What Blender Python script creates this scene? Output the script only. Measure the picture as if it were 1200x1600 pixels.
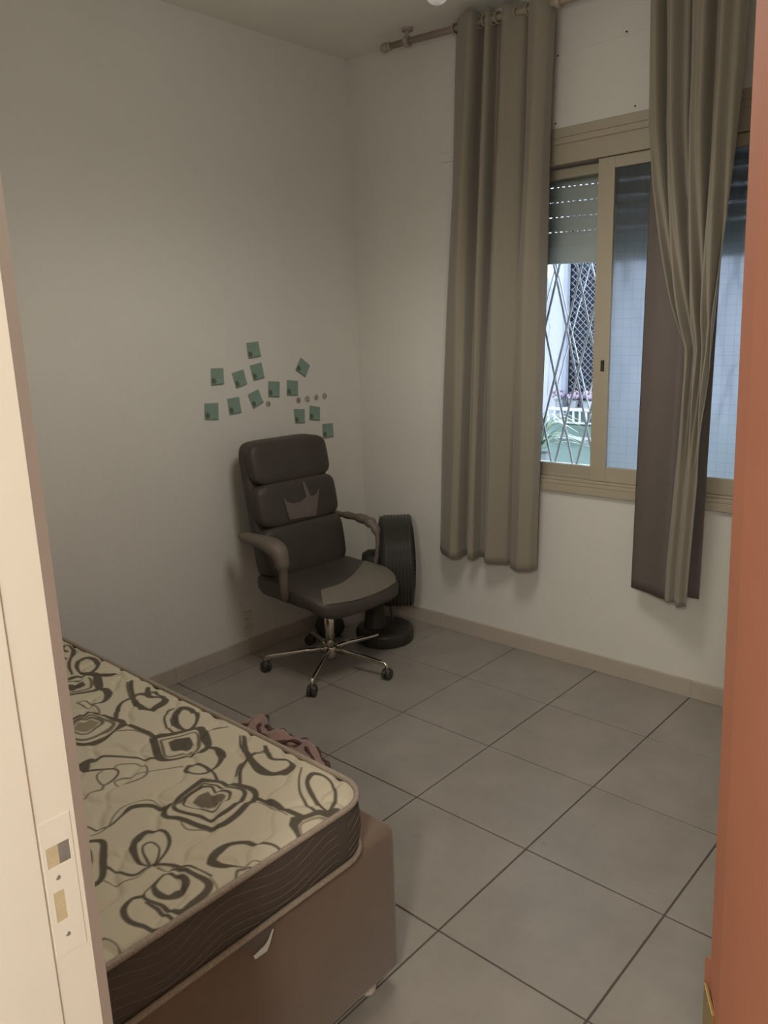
import bpy, bmesh, math, random
import numpy as np
from mathutils import Vector, Matrix

for o in list(bpy.data.objects):
    bpy.data.objects.remove(o)
scene = bpy.context.scene
C = scene.collection
PI = math.pi
random.seed(7)

# ---------------------------------------------------------------- camera
cam_d = bpy.data.cameras.new('camera')
cam = bpy.data.objects.new('camera', cam_d)
C.objects.link(cam)
cam_d.sensor_fit = 'HORIZONTAL'
cam_d.sensor_width = 36.0
cam_d.lens = 1225.45 / 1200.0 * 36.0
cam_d.clip_start = 0.02
r_ = Vector((0.74371127, 0.66778178, -0.03100081))
u_ = Vector((-0.12920196, 0.18908257, 0.97342418))
f_ = Vector((-0.65589664, 0.71994117, -0.22690155))
m = Matrix((r_, u_, -f_)).transposed().to_4x4()
m.translation = (3.10821, -3.24305, 1.62235)
cam.matrix_world = m
scene.camera = cam

# ---------------------------------------------------------------- world, lights, exposure
world = bpy.data.worlds.new('overcast_sky')
scene.world = world
world.use_nodes = True
bg = world.node_tree.nodes['Background']
bg.inputs[0].default_value = (0.70, 0.82, 1.0, 1)
bg.inputs[1].default_value = 14.0

def lamp(name, loc, power, col, radius):
    d = bpy.data.lights.new(name, 'POINT')
    d.energy = power
    d.color = col
    d.shadow_soft_size = radius
    o = bpy.data.objects.new(name, d)
    o.location = loc
    C.objects.link(o)
    return o

lamp('hall_ceiling_light', (3.50, -4.40, 2.30), 122.0, (1.0, 0.95, 0.86), 0.14)

vs = scene.view_settings
vs.view_transform = 'Standard'
vs.look = 'None'
vs.exposure = 0.0
vs.gamma = 1.0
vs.use_curve_mapping = False

# ---------------------------------------------------------------- materials
def srgb(r, g, b):
    def c(v):
        v /= 255.0
        return v / 12.92 if v <= 0.04045 else ((v + 0.055) / 1.055) ** 2.4
    return (c(r), c(g), c(b), 1.0)

def mat(name, col, rough=0.6, metal=0.0, spec=0.5, var=0.0, vscale=8.0, bump=0.0, bscale=60.0,
        sheen=0.0, coat=0.0, stretch=None, pos=False):
    m = bpy.data.materials.new(name)
    m.use_nodes = True
    nt = m.node_tree
    b = nt.nodes['Principled BSDF']
    b.inputs['Base Color'].default_value = col if len(col) == 4 else (*col, 1)
    b.inputs['Roughness'].default_value = rough
    b.inputs['Metallic'].default_value = metal
    b.inputs['Specular IOR Level'].default_value = spec
    if sheen:
        b.inputs['Sheen Weight'].default_value = sheen
    if coat:
        b.inputs['Coat Weight'].default_value = coat
        b.inputs['Coat Roughness'].default_value = 0.15
    if var or bump:
        tc = nt.nodes.new('ShaderNodeTexCoord')
        mp = nt.nodes.new('ShaderNodeMapping')
        if stretch:
            mp.inputs['Scale'].default_value = stretch
        if pos:
            ge = nt.nodes.new('ShaderNodeNewGeometry')
            nt.links.new(ge.outputs['Position'], mp.inputs[0])
        else:
            nt.links.new(tc.outputs['Object'], mp.inputs[0])
    if var:
        n = nt.nodes.new('ShaderNodeTexNoise')
        n.inputs['Scale'].default_value = vscale
        n.inputs['Detail'].default_value = 6
        n.inputs['Roughness'].default_value = 0.65
        nt.links.new(mp.outputs[0], n.inputs['Vector'])
        mx = nt.nodes.new('ShaderNodeMix')
        mx.data_type = 'RGBA'
        c = b.inputs['Base Color'].default_value
        mx.inputs[6].default_value = (c[0] * (1 - var), c[1] * (1 - var), c[2] * (1 - var), 1)
        mx.inputs[7].default_value = (min(1, c[0] * (1 + var)), min(1, c[1] * (1 + var)), min(1, c[2] * (1 + var)), 1)
        nt.links.new(n.outputs[0], mx.inputs[0])
        nt.links.new(mx.outputs[2], b.inputs['Base Color'])
    if bump:
        n2 = nt.nodes.new('ShaderNodeTexNoise')
        n2.inputs['Scale'].default_value = bscale
        n2.inputs['Detail'].default_value = 5
        nt.links.new(mp.outputs[0], n2.inputs['Vector'])
        bp = nt.nodes.new('ShaderNodeBump')
        bp.inputs['Strength'].default_value = bump
        bp.inputs['Distance'].default_value = 0.004
        nt.links.new(n2.outputs[0], bp.inputs['Height'])
        nt.links.new(bp.outputs[0], b.inputs['Normal'])
    return m

M = {}
M['wall'] = mat('wall_paint', (0.66, 0.635, 0.58), 0.75, var=0.05, vscale=3.0, bump=0.25, bscale=45)
M['ceiling'] = mat('ceiling_paint', (0.76, 0.735, 0.66), 0.85, var=0.05, vscale=3, bump=0.15)
M['tile'] = mat('floor_tile', (0.315, 0.285, 0.25), 0.36, spec=0.5, var=0.26, vscale=4.5, bump=0.08, bscale=25, pos=True)
def stain(m):
    nt = m.node_tree
    b = nt.nodes['Principled BSDF']
    src = b.inputs['Base Color'].links[0].from_socket
    ge = nt.nodes.new('ShaderNodeNewGeometry')
    n = nt.nodes.new('ShaderNodeTexNoise')
    n.inputs['Scale'].default_value = 7.5
    n.inputs['Detail'].default_value = 8
    n.inputs['Roughness'].default_value = 0.7
    nt.links.new(ge.outputs['Position'], n.inputs['Vector'])
    r = nt.nodes.new('ShaderNodeMapRange')
    r.inputs[1].default_value = 0.62
    r.inputs[2].default_value = 0.76
    r.inputs[4].default_value = 0.55
    nt.links.new(n.outputs[0], r.inputs[0])
    mx = nt.nodes.new('ShaderNodeMix')
    mx.data_type = 'RGBA'
    mx.inputs[7].default_value = (0.17, 0.14, 0.11, 1)
    nt.links.new(r.outputs[0], mx.inputs[0])
    nt.links.new(src, mx.inputs[6])
    nt.links.new(mx.outputs[2], b.inputs['Base Color'])
stain(M['tile'])
M['grout'] = mat('grout', (0.10, 0.085, 0.07), 0.9, var=0.2, vscale=30)
M['skirt'] = mat('skirting_tile', (0.44, 0.385, 0.325), 0.5, var=0.12, vscale=10)
M['skirt_joint'] = mat('skirting_joint', (0.50, 0.47, 0.42), 0.9)
M['cream'] = mat('cream_enamel', (0.40, 0.35, 0.262), 0.45, var=0.06, vscale=6)
M['jamb'] = mat('white_enamel', (0.72, 0.69, 0.615), 0.4, var=0.03, vscale=4, bump=0.06, bscale=20)
M['raw_wood'] = mat('raw_wood', (0.52, 0.44, 0.29), 0.8, var=0.25, vscale=40)
M['steel_grey'] = mat('dull_steel', (0.34, 0.34, 0.33), 0.5, metal=0.6, var=0.3, vscale=60)
M['orange'] = mat('terracotta_enamel', (0.52, 0.215, 0.135), 0.75, spec=0.08, var=0.10, vscale=5, bump=0.06, bscale=18)
M['brass'] = mat('brass', (0.55, 0.40, 0.16), 0.35, metal=0.9)
M['rod'] = mat('rod_wood', (0.34, 0.28, 0.22), 0.5, var=0.15, vscale=15)
M['curtain'] = mat('beige_curtain', (0.245, 0.215, 0.165), 0.85, var=0.05, vscale=12, bump=0.25, bscale=350, sheen=0.2)
M['lining'] = mat('brown_lining', (0.125, 0.102, 0.091), 0.8, var=0.08, vscale=14, bump=0.15, bscale=300)
M['border'] = mat('brown_border', (0.078, 0.060, 0.048), 0.85, var=0.1, vscale=20, bump=0.2, bscale=120)
M['stitch'] = mat('stitching', (0.21, 0.175, 0.14), 0.9)
M['leather'] = mat('black_leather', (0.060, 0.050, 0.042), 0.5, spec=0.35, var=0.2, vscale=9, bump=0.15, bscale=90)
M['leather_pale'] = mat('pale_leather', (0.165, 0.148, 0.115), 0.5, spec=0.5, var=0.15, vscale=14, bump=0.15, bscale=90)
M['arm_wrap'] = mat('arm_leather', (0.150, 0.122, 0.098), 0.55, var=0.25, vscale=18, bump=0.4, bscale=45)
M['crown'] = mat('crown_print', (0.138, 0.110, 0.097), 0.7, var=0.2, vscale=25)
M['plastic'] = mat('black_plastic', (0.042, 0.036, 0.031), 0.45, var=0.1)
M['fan_black'] = mat('fan_black', (0.040, 0.036, 0.031), 0.34, spec=0.25)
M['chrome'] = mat('chrome', (0.62, 0.58, 0.52), 0.16, metal=1.0)
M['suede'] = mat('brown_suede', (0.150, 0.098, 0.064), 0.9, var=0.22, vscale=5, bump=0.15, bscale=200, sheen=0.3)
M['piping'] = mat('piping', (0.30, 0.245, 0.19), 0.8, var=0.6, vscale=220, bump=0.5, bscale=220)
M['foot'] = mat('foot_plastic', (0.62, 0.56, 0.50), 0.4)
M['rug'] = mat('pink_plush', (0.38, 0.235, 0.20), 0.95, var=0.25, vscale=30, bump=0.6, bscale=150, sheen=0.5)
M['rug_edge'] = mat('dark_red_edging', (0.125, 0.062, 0.05), 0.95, var=0.25, vscale=40, bump=0.5, bscale=150)
M['tag'] = mat('white_tag', (0.62, 0.62, 0.58), 0.7)
M['note'] = mat('green_note', (0.21, 0.305, 0.25), 0.85, var=0.10, vscale=14)
M['note_mark'] = mat('note_print', (0.105, 0.125, 0.095), 0.85)
M['outlet'] = mat('outlet_plastic', (0.60, 0.58, 0.50), 0.5)
M['dark_hole'] = mat('dark_slot', (0.03, 0.027, 0.024), 0.8)
M['shutter'] = mat('shutter_pvc', (0.52, 0.52, 0.50), 0.5, var=0.05)
M['grille'] = mat('painted_steel', (0.40, 0.41, 0.45), 0.45, var=0.1, vscale=20)
M['grille_white'] = mat('white_steel', (0.62, 0.64, 0.68), 0.45)
M['out_wall'] = mat('render_white', (0.50, 0.49, 0.51), 0.9, var=0.05, vscale=2, bump=0.2, bscale=20)
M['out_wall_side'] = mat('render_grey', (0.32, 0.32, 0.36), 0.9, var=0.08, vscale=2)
M['out_green'] = mat('render_green', (0.24, 0.32, 0.27), 0.9, var=0.08, vscale=3)
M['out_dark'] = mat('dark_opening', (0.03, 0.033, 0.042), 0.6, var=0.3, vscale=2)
M['net'] = mat('net_cord', (0.26, 0.27, 0.31), 0.9)
M['petal'] = mat('pink_petals', (0.30, 0.215, 0.275), 0.8, var=0.3, vscale=40)
M['leaf'] = mat('spider_leaf', (0.20, 0.27, 0.14), 0.6, var=0.2, vscale=20)
M['leaf_pale'] = mat('spider_leaf_pale', (0.46, 0.50, 0.40), 0.6)
M['clay'] = mat('planter', (0.34, 0.34, 0.34), 0.8, var=0.1)
M['bulb'] = mat('opal_bulb', (0.88, 0.88, 0.90), 0.12, spec=0.6, coat=0.6)
M['cord'] = mat('black_cord', (0.03, 0.028, 0.025), 0.6)
M['bag'] = mat('dark_bag', (0.045, 0.045, 0.036), 0.6, var=0.2, bump=0.4, bscale=30)

def frosted():
    m = bpy.data.materials.new('wired_frosted_glass')
    m.use_nodes = True
    nt = m.node_tree
    nt.nodes.clear()
    out = nt.nodes.new('ShaderNodeOutputMaterial')
    tr = nt.nodes.new('ShaderNodeBsdfTranslucent')
    rf = nt.nodes.new('ShaderNodeBsdfRefraction')
    rf.inputs['Roughness'].default_value = 0.42
    rf.inputs['IOR'].default_value = 1.22
    gl = nt.nodes.new('ShaderNodeBsdfGlossy')
    gl.inputs['Roughness'].default_value = 0.3
    mx = nt.nodes.new('ShaderNodeMixShader')
    mx.inputs[0].default_value = 0.6
    mx2 = nt.nodes.new('ShaderNodeMixShader')
    mx2.inputs[0].default_value = 0.06
    # the steel wire mesh cast into the glass
    tc = nt.nodes.new('ShaderNodeTexCoord')
    sp = nt.nodes.new('ShaderNodeSeparateXYZ')
    nt.links.new(tc.outputs['Object'], sp.inputs[0])
    nz = nt.nodes.new('ShaderNodeTexNoise')
    nz.inputs['Scale'].default_value = 2.2
    nt.links.new(tc.outputs['Object'], nz.inputs['Vector'])
    vals = []
    for ax in (0, 2):
        a = nt.nodes.new('ShaderNodeMath'); a.operation = 'MULTIPLY_ADD'
        nt.links.new(nz.outputs[0], a.inputs[0]); a.inputs[1].default_value = 0.006
        nt.links.new(sp.outputs[ax], a.inputs[2])
        b = nt.nodes.new('ShaderNodeMath'); b.operation = 'PINGPONG'
        nt.links.new(a.outputs[0], b.inputs[0]); b.inputs[1].default_value = 0.0195
        c = nt.nodes.new('ShaderNodeMath'); c.operation = 'LESS_THAN'
        nt.links.new(b.outputs[0], c.inputs[0]); c.inputs[1].default_value = 0.0011
        vals.append(c)
    mxm = nt.nodes.new('ShaderNodeMath'); mxm.operation = 'MAXIMUM'
    nt.links.new(vals[0].outputs[0], mxm.inputs[0])
    nt.links.new(vals[1].outputs[0], mxm.inputs[1])
    col = nt.nodes.new('ShaderNodeMix'); col.data_type = 'RGBA'
    col.inputs[6].default_value = (0.64, 0.665, 0.68, 1)
    col.inputs[7].default_value = (0.535, 0.565, 0.585, 1)
    nt.links.new(mxm.outputs[0], col.inputs[0])
    nt.links.new(col.outputs[2], tr.inputs[0])
    nt.links.new(col.outputs[2], rf.inputs[0])
    nt.links.new(tr.outputs[0], mx.inputs[1])
    nt.links.new(rf.outputs[0], mx.inputs[2])
    tp = nt.nodes.new('ShaderNodeBsdfTransparent')
    nt.links.new(col.outputs[2], tp.inputs[0])
    mx3 = nt.nodes.new('ShaderNodeMixShader')
    mx3.inputs[0].default_value = 0.04
    nt.links.new(mx.outputs[0], mx3.inputs[1])
    nt.links.new(tp.outputs[0], mx3.inputs[2])
    nt.links.new(mx3.outputs[0], mx2.inputs[1])
    nt.links.new(gl.outputs[0], mx2.inputs[2])
    nt.links.new(mx2.outputs[0], out.inputs[0])
    return m

def clear_glass():
    m = bpy.data.materials.new('clear_glass')
    m.use_nodes = True
    nt = m.node_tree
    nt.nodes.clear()
    out = nt.nodes.new('ShaderNodeOutputMaterial')
    t = nt.nodes.new('ShaderNodeBsdfTransparent')
    t.inputs[0].default_value = (0.93, 0.96, 0.96, 1)
    g = nt.nodes.new('ShaderNodeBsdfGlossy')
    g.inputs['Roughness'].default_value = 0.03
    fr = nt.nodes.new('ShaderNodeFresnel')
    fr.inputs[0].default_value = 1.3
    mx = nt.nodes.new('ShaderNodeMixShader')
    nt.links.new(fr.outputs[0], mx.inputs[0])
    nt.links.new(t.outputs[0], mx.inputs[1])
    nt.links.new(g.outputs[0], mx.inputs[2])
    nt.links.new(mx.outputs[0], out.inputs[0])
    return m

M['frosted'] = frosted()
M['glass'] = clear_glass()

def attr_mat(name, rough, bump=0.0):
    m = mat(name, (1, 1, 1), rough, var=0.0, bump=bump, bscale=300)
    a = m.node_tree.nodes.new('ShaderNodeAttribute')
    a.attribute_name = 'Col'
    m.node_tree.links.new(a.outputs['Color'], m.node_tree.nodes['Principled BSDF'].inputs['Base Color'])
    return m
M['ticking'] = attr_mat('mattress_print', 0.75, 0.2)

# ---------------------------------------------------------------- mesh helpers
class MB:
    def __init__(s):
        s.v = []
        s.f = []
    def add(s, vs, fs):
        k = len(s.v)
        s.v += [tuple(v) for v in vs]
        s.f += [tuple(i + k for i in f) for f in fs]
        return s
    def box(s, x0, x1, y0, y1, z0, z1):
        return s.add([(x0, y0, z0), (x1, y0, z0), (x1, y1, z0), (x0, y1, z0), (x0, y0, z1), (x1, y0, z1), (x1, y1, z1), (x0, y1, z1)],
                     [(0, 3, 2, 1), (4, 5, 6, 7), (0, 1, 5, 4), (1, 2, 6, 5), (2, 3, 7, 6), (3, 0, 4, 7)])
    def tube(s, pts, rad, n=10, flat=1.0, caps=True):
        """tube along pts; rad a number or a list"""
        pts = [Vector(p) for p in pts]
        if not isinstance(rad, (list, tuple)):
            rad = [rad] * len(pts)
        t0 = (pts[1] - pts[0]).normalized()
        ref = Vector((0, 0, 1)) if abs(t0.z) < 0.9 else Vector((1, 0, 0))
        a = t0.cross(ref).normalized()
        vs = []
        for i, p in enumerate(pts):
            if i == 0: t = pts[1] - pts[0]
            elif i == len(pts) - 1: t = pts[-1] - pts[-2]
            else: t = (pts[i + 1] - pts[i]).normalized() + (pts[i] - pts[i - 1]).normalized()
            t = t.normalized()
            a = (a - t * a.dot(t)).normalized()
            b = t.cross(a)
            for k in range(n):
                an = 2 * PI * k / n
                vs.append(p + a * math.cos(an) * rad[i] + b * math.sin(an) * rad[i] * flat)
        fs = []
        for i in range(len(pts) - 1):
            for k in range(n):
                k2 = (k + 1) % n
                fs.append((i * n + k, i * n + k2, (i + 1) * n + k2, (i + 1) * n + k))
        if caps:
            fs.append(tuple(range(n - 1, -1, -1)))
            fs.append(tuple((len(pts) - 1) * n + k for k in range(n)))
        return s.add(vs, fs)
    def lathe(s, prof, n=24, mtx=None):
        """prof: (radius, height) list revolved round local z, then mtx"""
        vs, fs = [], []
        for r, h in prof:
            for k in range(n):
                an = 2 * PI * k / n
                v = Vector((r * math.cos(an), r * math.sin(an), h))
                vs.append(mtx @ v if mtx else v)
        for i in range(len(prof) - 1):
            for k in range(n):
                k2 = (k + 1) % n
                fs.append((i * n + k, i * n + k2, (i + 1) * n + k2, (i + 1) * n + k))
        if prof[0][0] > 1e-5: fs.append(tuple(range(n - 1, -1, -1)))
        if prof[-1][0] > 1e-5: fs.append(tuple((len(prof) - 1) * n + k for k in range(n)))
        return s.add(vs, fs)
    def prism(s, poly, axis, a, b):
        """extrude a 2d polygon along an axis from a to b"""
        n = len(poly)
        def P(q, t):
            if axis == 0: return (t, q[0], q[1])
            if axis == 1: return (q[0], t, q[1])
            return (q[0], q[1], t)
        vs = [P(q, a) for q in poly] + [P(q, b) for q in poly]
        fs = [tuple(range(n - 1, -1, -1)), tuple(range(n, 2 * n))]
        for k in range(n):
            k2 = (k + 1) % n
            fs.append((k, k2, n + k2, n + k))
        return s.add(vs, fs)
    def grid(s, rows):
        """rows: list of equal-length point lists"""
        n = len(rows[0])
        vs = [p for r in rows for p in r]
        fs = []
        for i in range(len(rows) - 1):
            for k in range(n - 1):
                fs.append((i * n + k, i * n + k + 1, (i + 1) * n + k + 1, (i + 1) * n + k))
        return s.add(vs, fs)
    def mesh(s, name, smooth=False, bevel=0.0, seg=2):
        me = bpy.data.meshes.new(name)
        me.from_pydata(s.v, [], s.f)
        bm = bmesh.new()
        bm.from_mesh(me)
        bmesh.ops.recalc_face_normals(bm, faces=bm.faces)
        if bevel:
            ed = [e for e in bm.edges if len(e.link_faces) == 2 and e.calc_face_angle(0) > 0.5]
            bmesh.ops.bevel(bm, geom=ed, offset=bevel, segments=seg, profile=0.5, affect='EDGES', clamp_overlap=True)
        bm.to_mesh(me)
        bm.free()
        if smooth:
            for p in me.polygons: p.use_smooth = True
        return me
    def obj(s, name, mt, parent=None, smooth=False, bevel=0.0, seg=2, subsurf=0, thick=0.0):
        me = s.mesh(name, smooth, bevel, seg)
        me.materials.append(M[mt])
        return link(name, me, parent, subsurf, thick)

def link(name, me, parent=None, subsurf=0, thick=0.0):
    o = bpy.data.objects.new(name, me)
    C.objects.link(o)
    if parent: o.parent = parent
    if thick:
        md = o.modifiers.new('thickness', 'SOLIDIFY')
        md.thickness = thick
        md.offset = 0
    if subsurf:
        md = o.modifiers.new('smooth', 'SUBSURF')
        md.levels = md.render_levels = subsurf
    return o

def tag(o, label=None, cat=None, group=None, kind=None):
    if label: o['label'] = label
    if cat: o['category'] = cat
    if group: o['group'] = group
    if kind: o['kind'] = kind
    return o

def empty(name, loc=(0, 0, 0), rz=0.0):
    o = bpy.data.objects.new(name, None)
    o.empty_display_size = 0.05
    o.location = loc
    o.rotation_euler = (0, 0, rz)
    C.objects.link(o)
    return o

def cat_rom(P, n):
    """n samples along a Catmull-Rom through P (any dimension)"""
    P = np.array(P, float)
    Q = np.vstack([2 * P[0] - P[1], P, 2 * P[-1] - P[-2]])
    out = []
    for t in np.linspace(0, len(P) - 1 - 1e-9, n):
        i = int(t); u = t - i
        p0, p1, p2, p3 = Q[i], Q[i + 1], Q[i + 2], Q[i + 3]
        out.append(0.5 * (2 * p1 + (p2 - p0) * u + (2 * p0 - 5 * p1 + 4 * p2 - p3) * u * u + (3 * p1 - p0 - 3 * p2 + p3) * u ** 3))
    return np.array(out)

def rounded_slab(sx, sy, sz, r, e=0.35, nu=28, nv=14):
    """pillow-like rounded box centred at the origin (superellipsoid)"""
    vs, fs = [], []
    def sp(w, k):
        return math.copysign(abs(w) ** k, w)
    for i in range(nv + 1):
        v = -PI / 2 + PI * i / nv
        for k in range(nu):
            u = -PI + 2 * PI * k / nu
            vs.append((sx / 2 * sp(math.cos(v), e) * sp(math.cos(u), r), sy / 2 * sp(math.cos(v), e) * sp(math.sin(u), r), sz / 2 * sp(math.sin(v), e)))
    for i in range(nv):
        for k in range(nu):
            k2 = (k + 1) % nu
            fs.append((i * nu + k, i * nu + k2, (i + 1) * nu + k2, (i + 1) * nu + k))
    return vs, fs

# ================================================================ the room
H = 2.9815
XR = 3.52          # right wall of the room
YD = -2.93         # room face of the wall with the door
YH = -3.06         # hall face of it
S_ = 0.45
GX, GY = 1.0468, -0.4497

# floor: a mortar bed with single tiles on it
fl = MB().box(-0.2, 5.2, -5.4, 0.0, -0.06, -0.004).obj('floor', 'grout')
tag(fl, 'beige glazed square floor tiles with dark grout', None, None, 'structure')
tile_cache = {}
def floor_tile(x0, x1, y0, y1):
    g = 0.0028
    w, d = x1 - x0 - 2 * g, y1 - y0 - 2 * g
    if w < 0.01 or d < 0.01: return
    key = (round(w, 3), round(d, 3))
    if key not in tile_cache:
        me = MB().box(-w / 2, w / 2, -d / 2, d / 2, -0.02, 0).mesh('floor_tile', False, 0.0012, 1)
        me.materials.append(M['tile'])
        tile_cache[key] = me
    o = link('floor_tile', tile_cache[key], fl)
    o.location = ((x0 + x1) / 2, (y0 + y1) / 2, random.uniform(-0.0004, 0.0004))
    o.rotation_euler = (random.uniform(-.0008, .0008), random.uniform(-.0008, .0008), 0)
xs = [GX + i * S_ for i in range(-3, 10)]
ys = [GY - j * S_ for j in range(-1, 12)]
for i in range(len(xs) - 1):
    for j in range(len(ys) - 1):
        floor_tile(max(xs[i], 0.0), min(xs[i + 1], 5.2), max(ys[j + 1], -5.4), min(ys[j], 0.0))

tag(MB().box(-0.2, 5.3, -5.5, 0.3, H, H + 0.12).obj('ceiling', 'ceiling'), 'dull painted plaster ceiling', None, None, 'structure')
tag(MB().box(-0.15, 0.0, -3.06, 0.2, -0.06, H).obj('wall_left', 'wall'), 'off-white wall behind the swivel chair', None, None, 'structure')
tag(MB().box(XR, XR + 0.12, YD, 0.2, -0.06, H).obj('wall_right', 'wall'), 'off-white right wall of the room', None, None, 'structure')
WX0, WX1, WZ0, WZ1 = 0.84, 2.30, 0.905, 2.40
wb = MB()
wb.box(0, WX0, 0, 0.16, -0.06, H).box(WX1, XR, 0, 0.16, -0.06, H)
wb.box(WX0, WX1, 0, 0.16, -0.06, WZ0).box(WX0, WX1, 0, 0.16, WZ1, H)
tag(wb.obj('wall_back', 'wall'), 'off-white wall around the window', None, None, 'structure')
# painted cover of the shutter housing above the window
cov = MB().box(0.605, 2.42, -0.006, 0.0, 2.437, 2.727).obj('trim_1', 'wall', None, bevel=0.002)
tag(cov, 'painted flat cover of the shutter housing above the window', None, None, 'structure')
MB().box(0.605, 0.84, -0.006, 0.0, 2.397, 2.437).obj('cover_end', 'wall', cov)
for x, z in ((1.235, 2.722), (1.54, 2.74), (1.229, 2.46), (1.588, 2.46), (1.995, 2.46)):
    mt = Matrix.Translation((x, -0.0062, z)) @ Matrix.Rotation(PI / 2, 4, 'X')
    MB().lathe([(0.004, 0), (0.004, 0.0008)], 8, mt).obj('nail_hole', 'dark_hole', cov)

# wall with the doorway
DX0, DX1, DZ = 2.40, 3.20, 2.12
wd = MB()
wd.box(-0.15, DX0 - 0.02, YH, YD, -0.06, H).box(XR, 5.2, YH, YD, -0.06, H).box(DX0 - 0.02, XR, YH, YD, DZ + 0.03, H)
tag(wd.obj('wall_front', 'wall'), 'off-white wall with the doorway', None, None, 'structure')
# hall behind the camera
tag(MB().box(0.9, 1.0, -5.4, YH, -0.06, H).obj('wall_hall_left', 'wall'), 'off-white end wall of the hall', None, None, 'structure')
tag(MB().box(5.2, 5.3, -5.4, YH, -0.06, H).obj('wall_hall_right', 'wall'), 'off-white far end wall of the hall', None, None, 'structure')
tag(MB().box(0.9, 5.3, -5.5, -5.4, -0.06, H).obj('wall_hall_back', 'wall'), 'off-white long wall of the hall', None, None, 'structure')

# skirting of single tiles
HB = 0.081
bbk = MB().box(0.0, XR, -0.009, 0.0, 0.0, HB - 0.004).obj('baseboard_back', 'skirt_joint')
tag(bbk, 'beige tile skirting below the window', None, None, 'structure')
bl = MB().box(0.0, 0.009, YD, -0.0, 0.0, HB - 0.004).obj('baseboard_left', 'skirt_joint')
tag(bl, 'beige tile skirting along the wall with the notes', None, None, 'structure')
jx = [0.012, 0.14, 0.59, 1.041, 1.499, 1.952, 2.40, 2.85, XR]
for a, b in zip(jx[:-1], jx[1:]):
    MB().box(a + 0.0016, b - 0.0016, -0.0125, 0.0, 0.0, HB).obj('skirting_tile', 'skirt', bbk, bevel=0.0015, seg=1)
jy = [-0.012, -0.457, -0.907, -1.357, -1.807, -2.257, -2.707, YD]
for a, b in zip(jy[:-1], jy[1:]):
    MB().box(0.0, 0.0125, b + 0.0016, a - 0.0016, 0.0, HB).obj('skirting_tile', 'skirt', bl, bevel=0.0015, seg=1)

# ---------------------------------------------------------------- door frame and door
jm = MB()
jm.prism([(DX0 - 0.03, YH - 0.012), (DX0 + 0.0018, YH - 0.012), (DX0 + 0.0018, -2.981), (DX0, -2.981), (DX0, -2.9405), (DX0 - 0.03, -2.9405)], 2, 0, DZ)
jamb = jm.obj('door_frame', 'jamb', bevel=0.0008)
tag(jamb, 'white painted door frame post with the lock strike at left edge', None, None, 'structure')
jamb.name = 'trim_2'
MB().prism([(DX0 - 0.08, -2.9405), (DX0 - 0.0004, -2.9405), (DX0 - 0.0155, -2.9233), (DX0 - 0.08, -2.9233)], 2, 0, DZ + 0.06).obj('architrave', 'wall', jamb)
MB().box(DX0 - 0.03, XR, YH - 0.012, YD, DZ, DZ + 0.03).obj('lintel', 'jamb', jamb)
MB().box(DX1 + 0.012, DX1 + 0.036, -2.962, -2.925, 0, DZ).obj('hinge_post', 'jamb', jamb)
# strike plate painted over, with two mortises
sp_ = MB()
y0, y1 = -2.978, -2.9465
zt, zb = 1.165, 1.012
holes = [(-2.974, -2.950, 1.113, 1.136), (-2.9725, -2.9615, 1.051, 1.085)]
px = DX0 + 0.0006
def plate(z0, z1, a, b): sp_.box(DX0, px, a, b, z0, z1)
plate(1.136, zt, y0, y1); plate(1.085, 1.113, y0, y1); plate(zb, 1.051, y0, y1)
plate(1.113, 1.136, y0, holes[0][0]); plate(1.113, 1.136, holes[0][1], y1)
plate(1.051, 1.085, y0, holes[1][0]); plate(1.051, 1.085, holes[1][1], y1)
stp = sp_.obj('strike_plate', 'jamb', jamb)
MB().box(DX0 + 0.0001, DX0 + 0.0003, -2.974, -2.962, 1.1135, 1.1358).obj('mortise', 'raw_wood', stp)
MB().box(DX0 + 0.0001, DX0 + 0.0003, -2.962, -2.9505, 1.1135, 1.1358).obj('mortise', 'steel_grey', stp)
MB().box(DX0 + 0.0001, DX0 + 0.0003, -2.9725, -2.9615, 1.0512, 1.0848).obj('mortise', 'raw_wood', stp)
for y, z in ((-2.966, 1.100), (-2.964, 1.033)):
    mt = Matrix.Translation((px, y, z)) @ Matrix.Rotation(PI / 2, 4, 'Y')
    MB().lathe([(0.0026, 0), (0.002, 0.0007), (0.0, 0.0009)], 10, mt).obj('screw', 'steel_grey', stp)

# terracotta door leaf standing open into the room, hung on the right
tip = Vector((2.7954, -2.2405)); hin = Vector((3.19, -2.925)) + Vector((0.0044, 0.0025))
L_ = (tip - hin).length
door = empty('door_1', (hin.x, hin.y, 0.0))
dirv = (tip - hin) / L_
ang = math.atan2(dirv.y, dirv.x)
door.rotation_euler = (0, 0, ang)
tag(door, 'terracotta painted door standing open at the right edge', None, None, 'structure')
# local x runs along the leaf to its free edge, local +y is the face towards the hall
def lean(q):
    q.v = [(x, y + 0.022 * (z - 1.46), z) for x, y, z in q.v]
    return q
lean(MB().box(0.0, L_ - 0.085, -0.017, 0.017, 0.008, 2.09)).obj('door_leaf', 'orange', door, bevel=0.002)
lean(MB().prism([(L_ - 0.085, -0.017), (L_, -0.017), (L_, 0.0095), (L_ - 0.003, 0.0105), (L_ - 0.085, 0.0160)], 2, 0.008, 2.09)).obj('edge_strip', 'orange', door, bevel=0.002)
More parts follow.
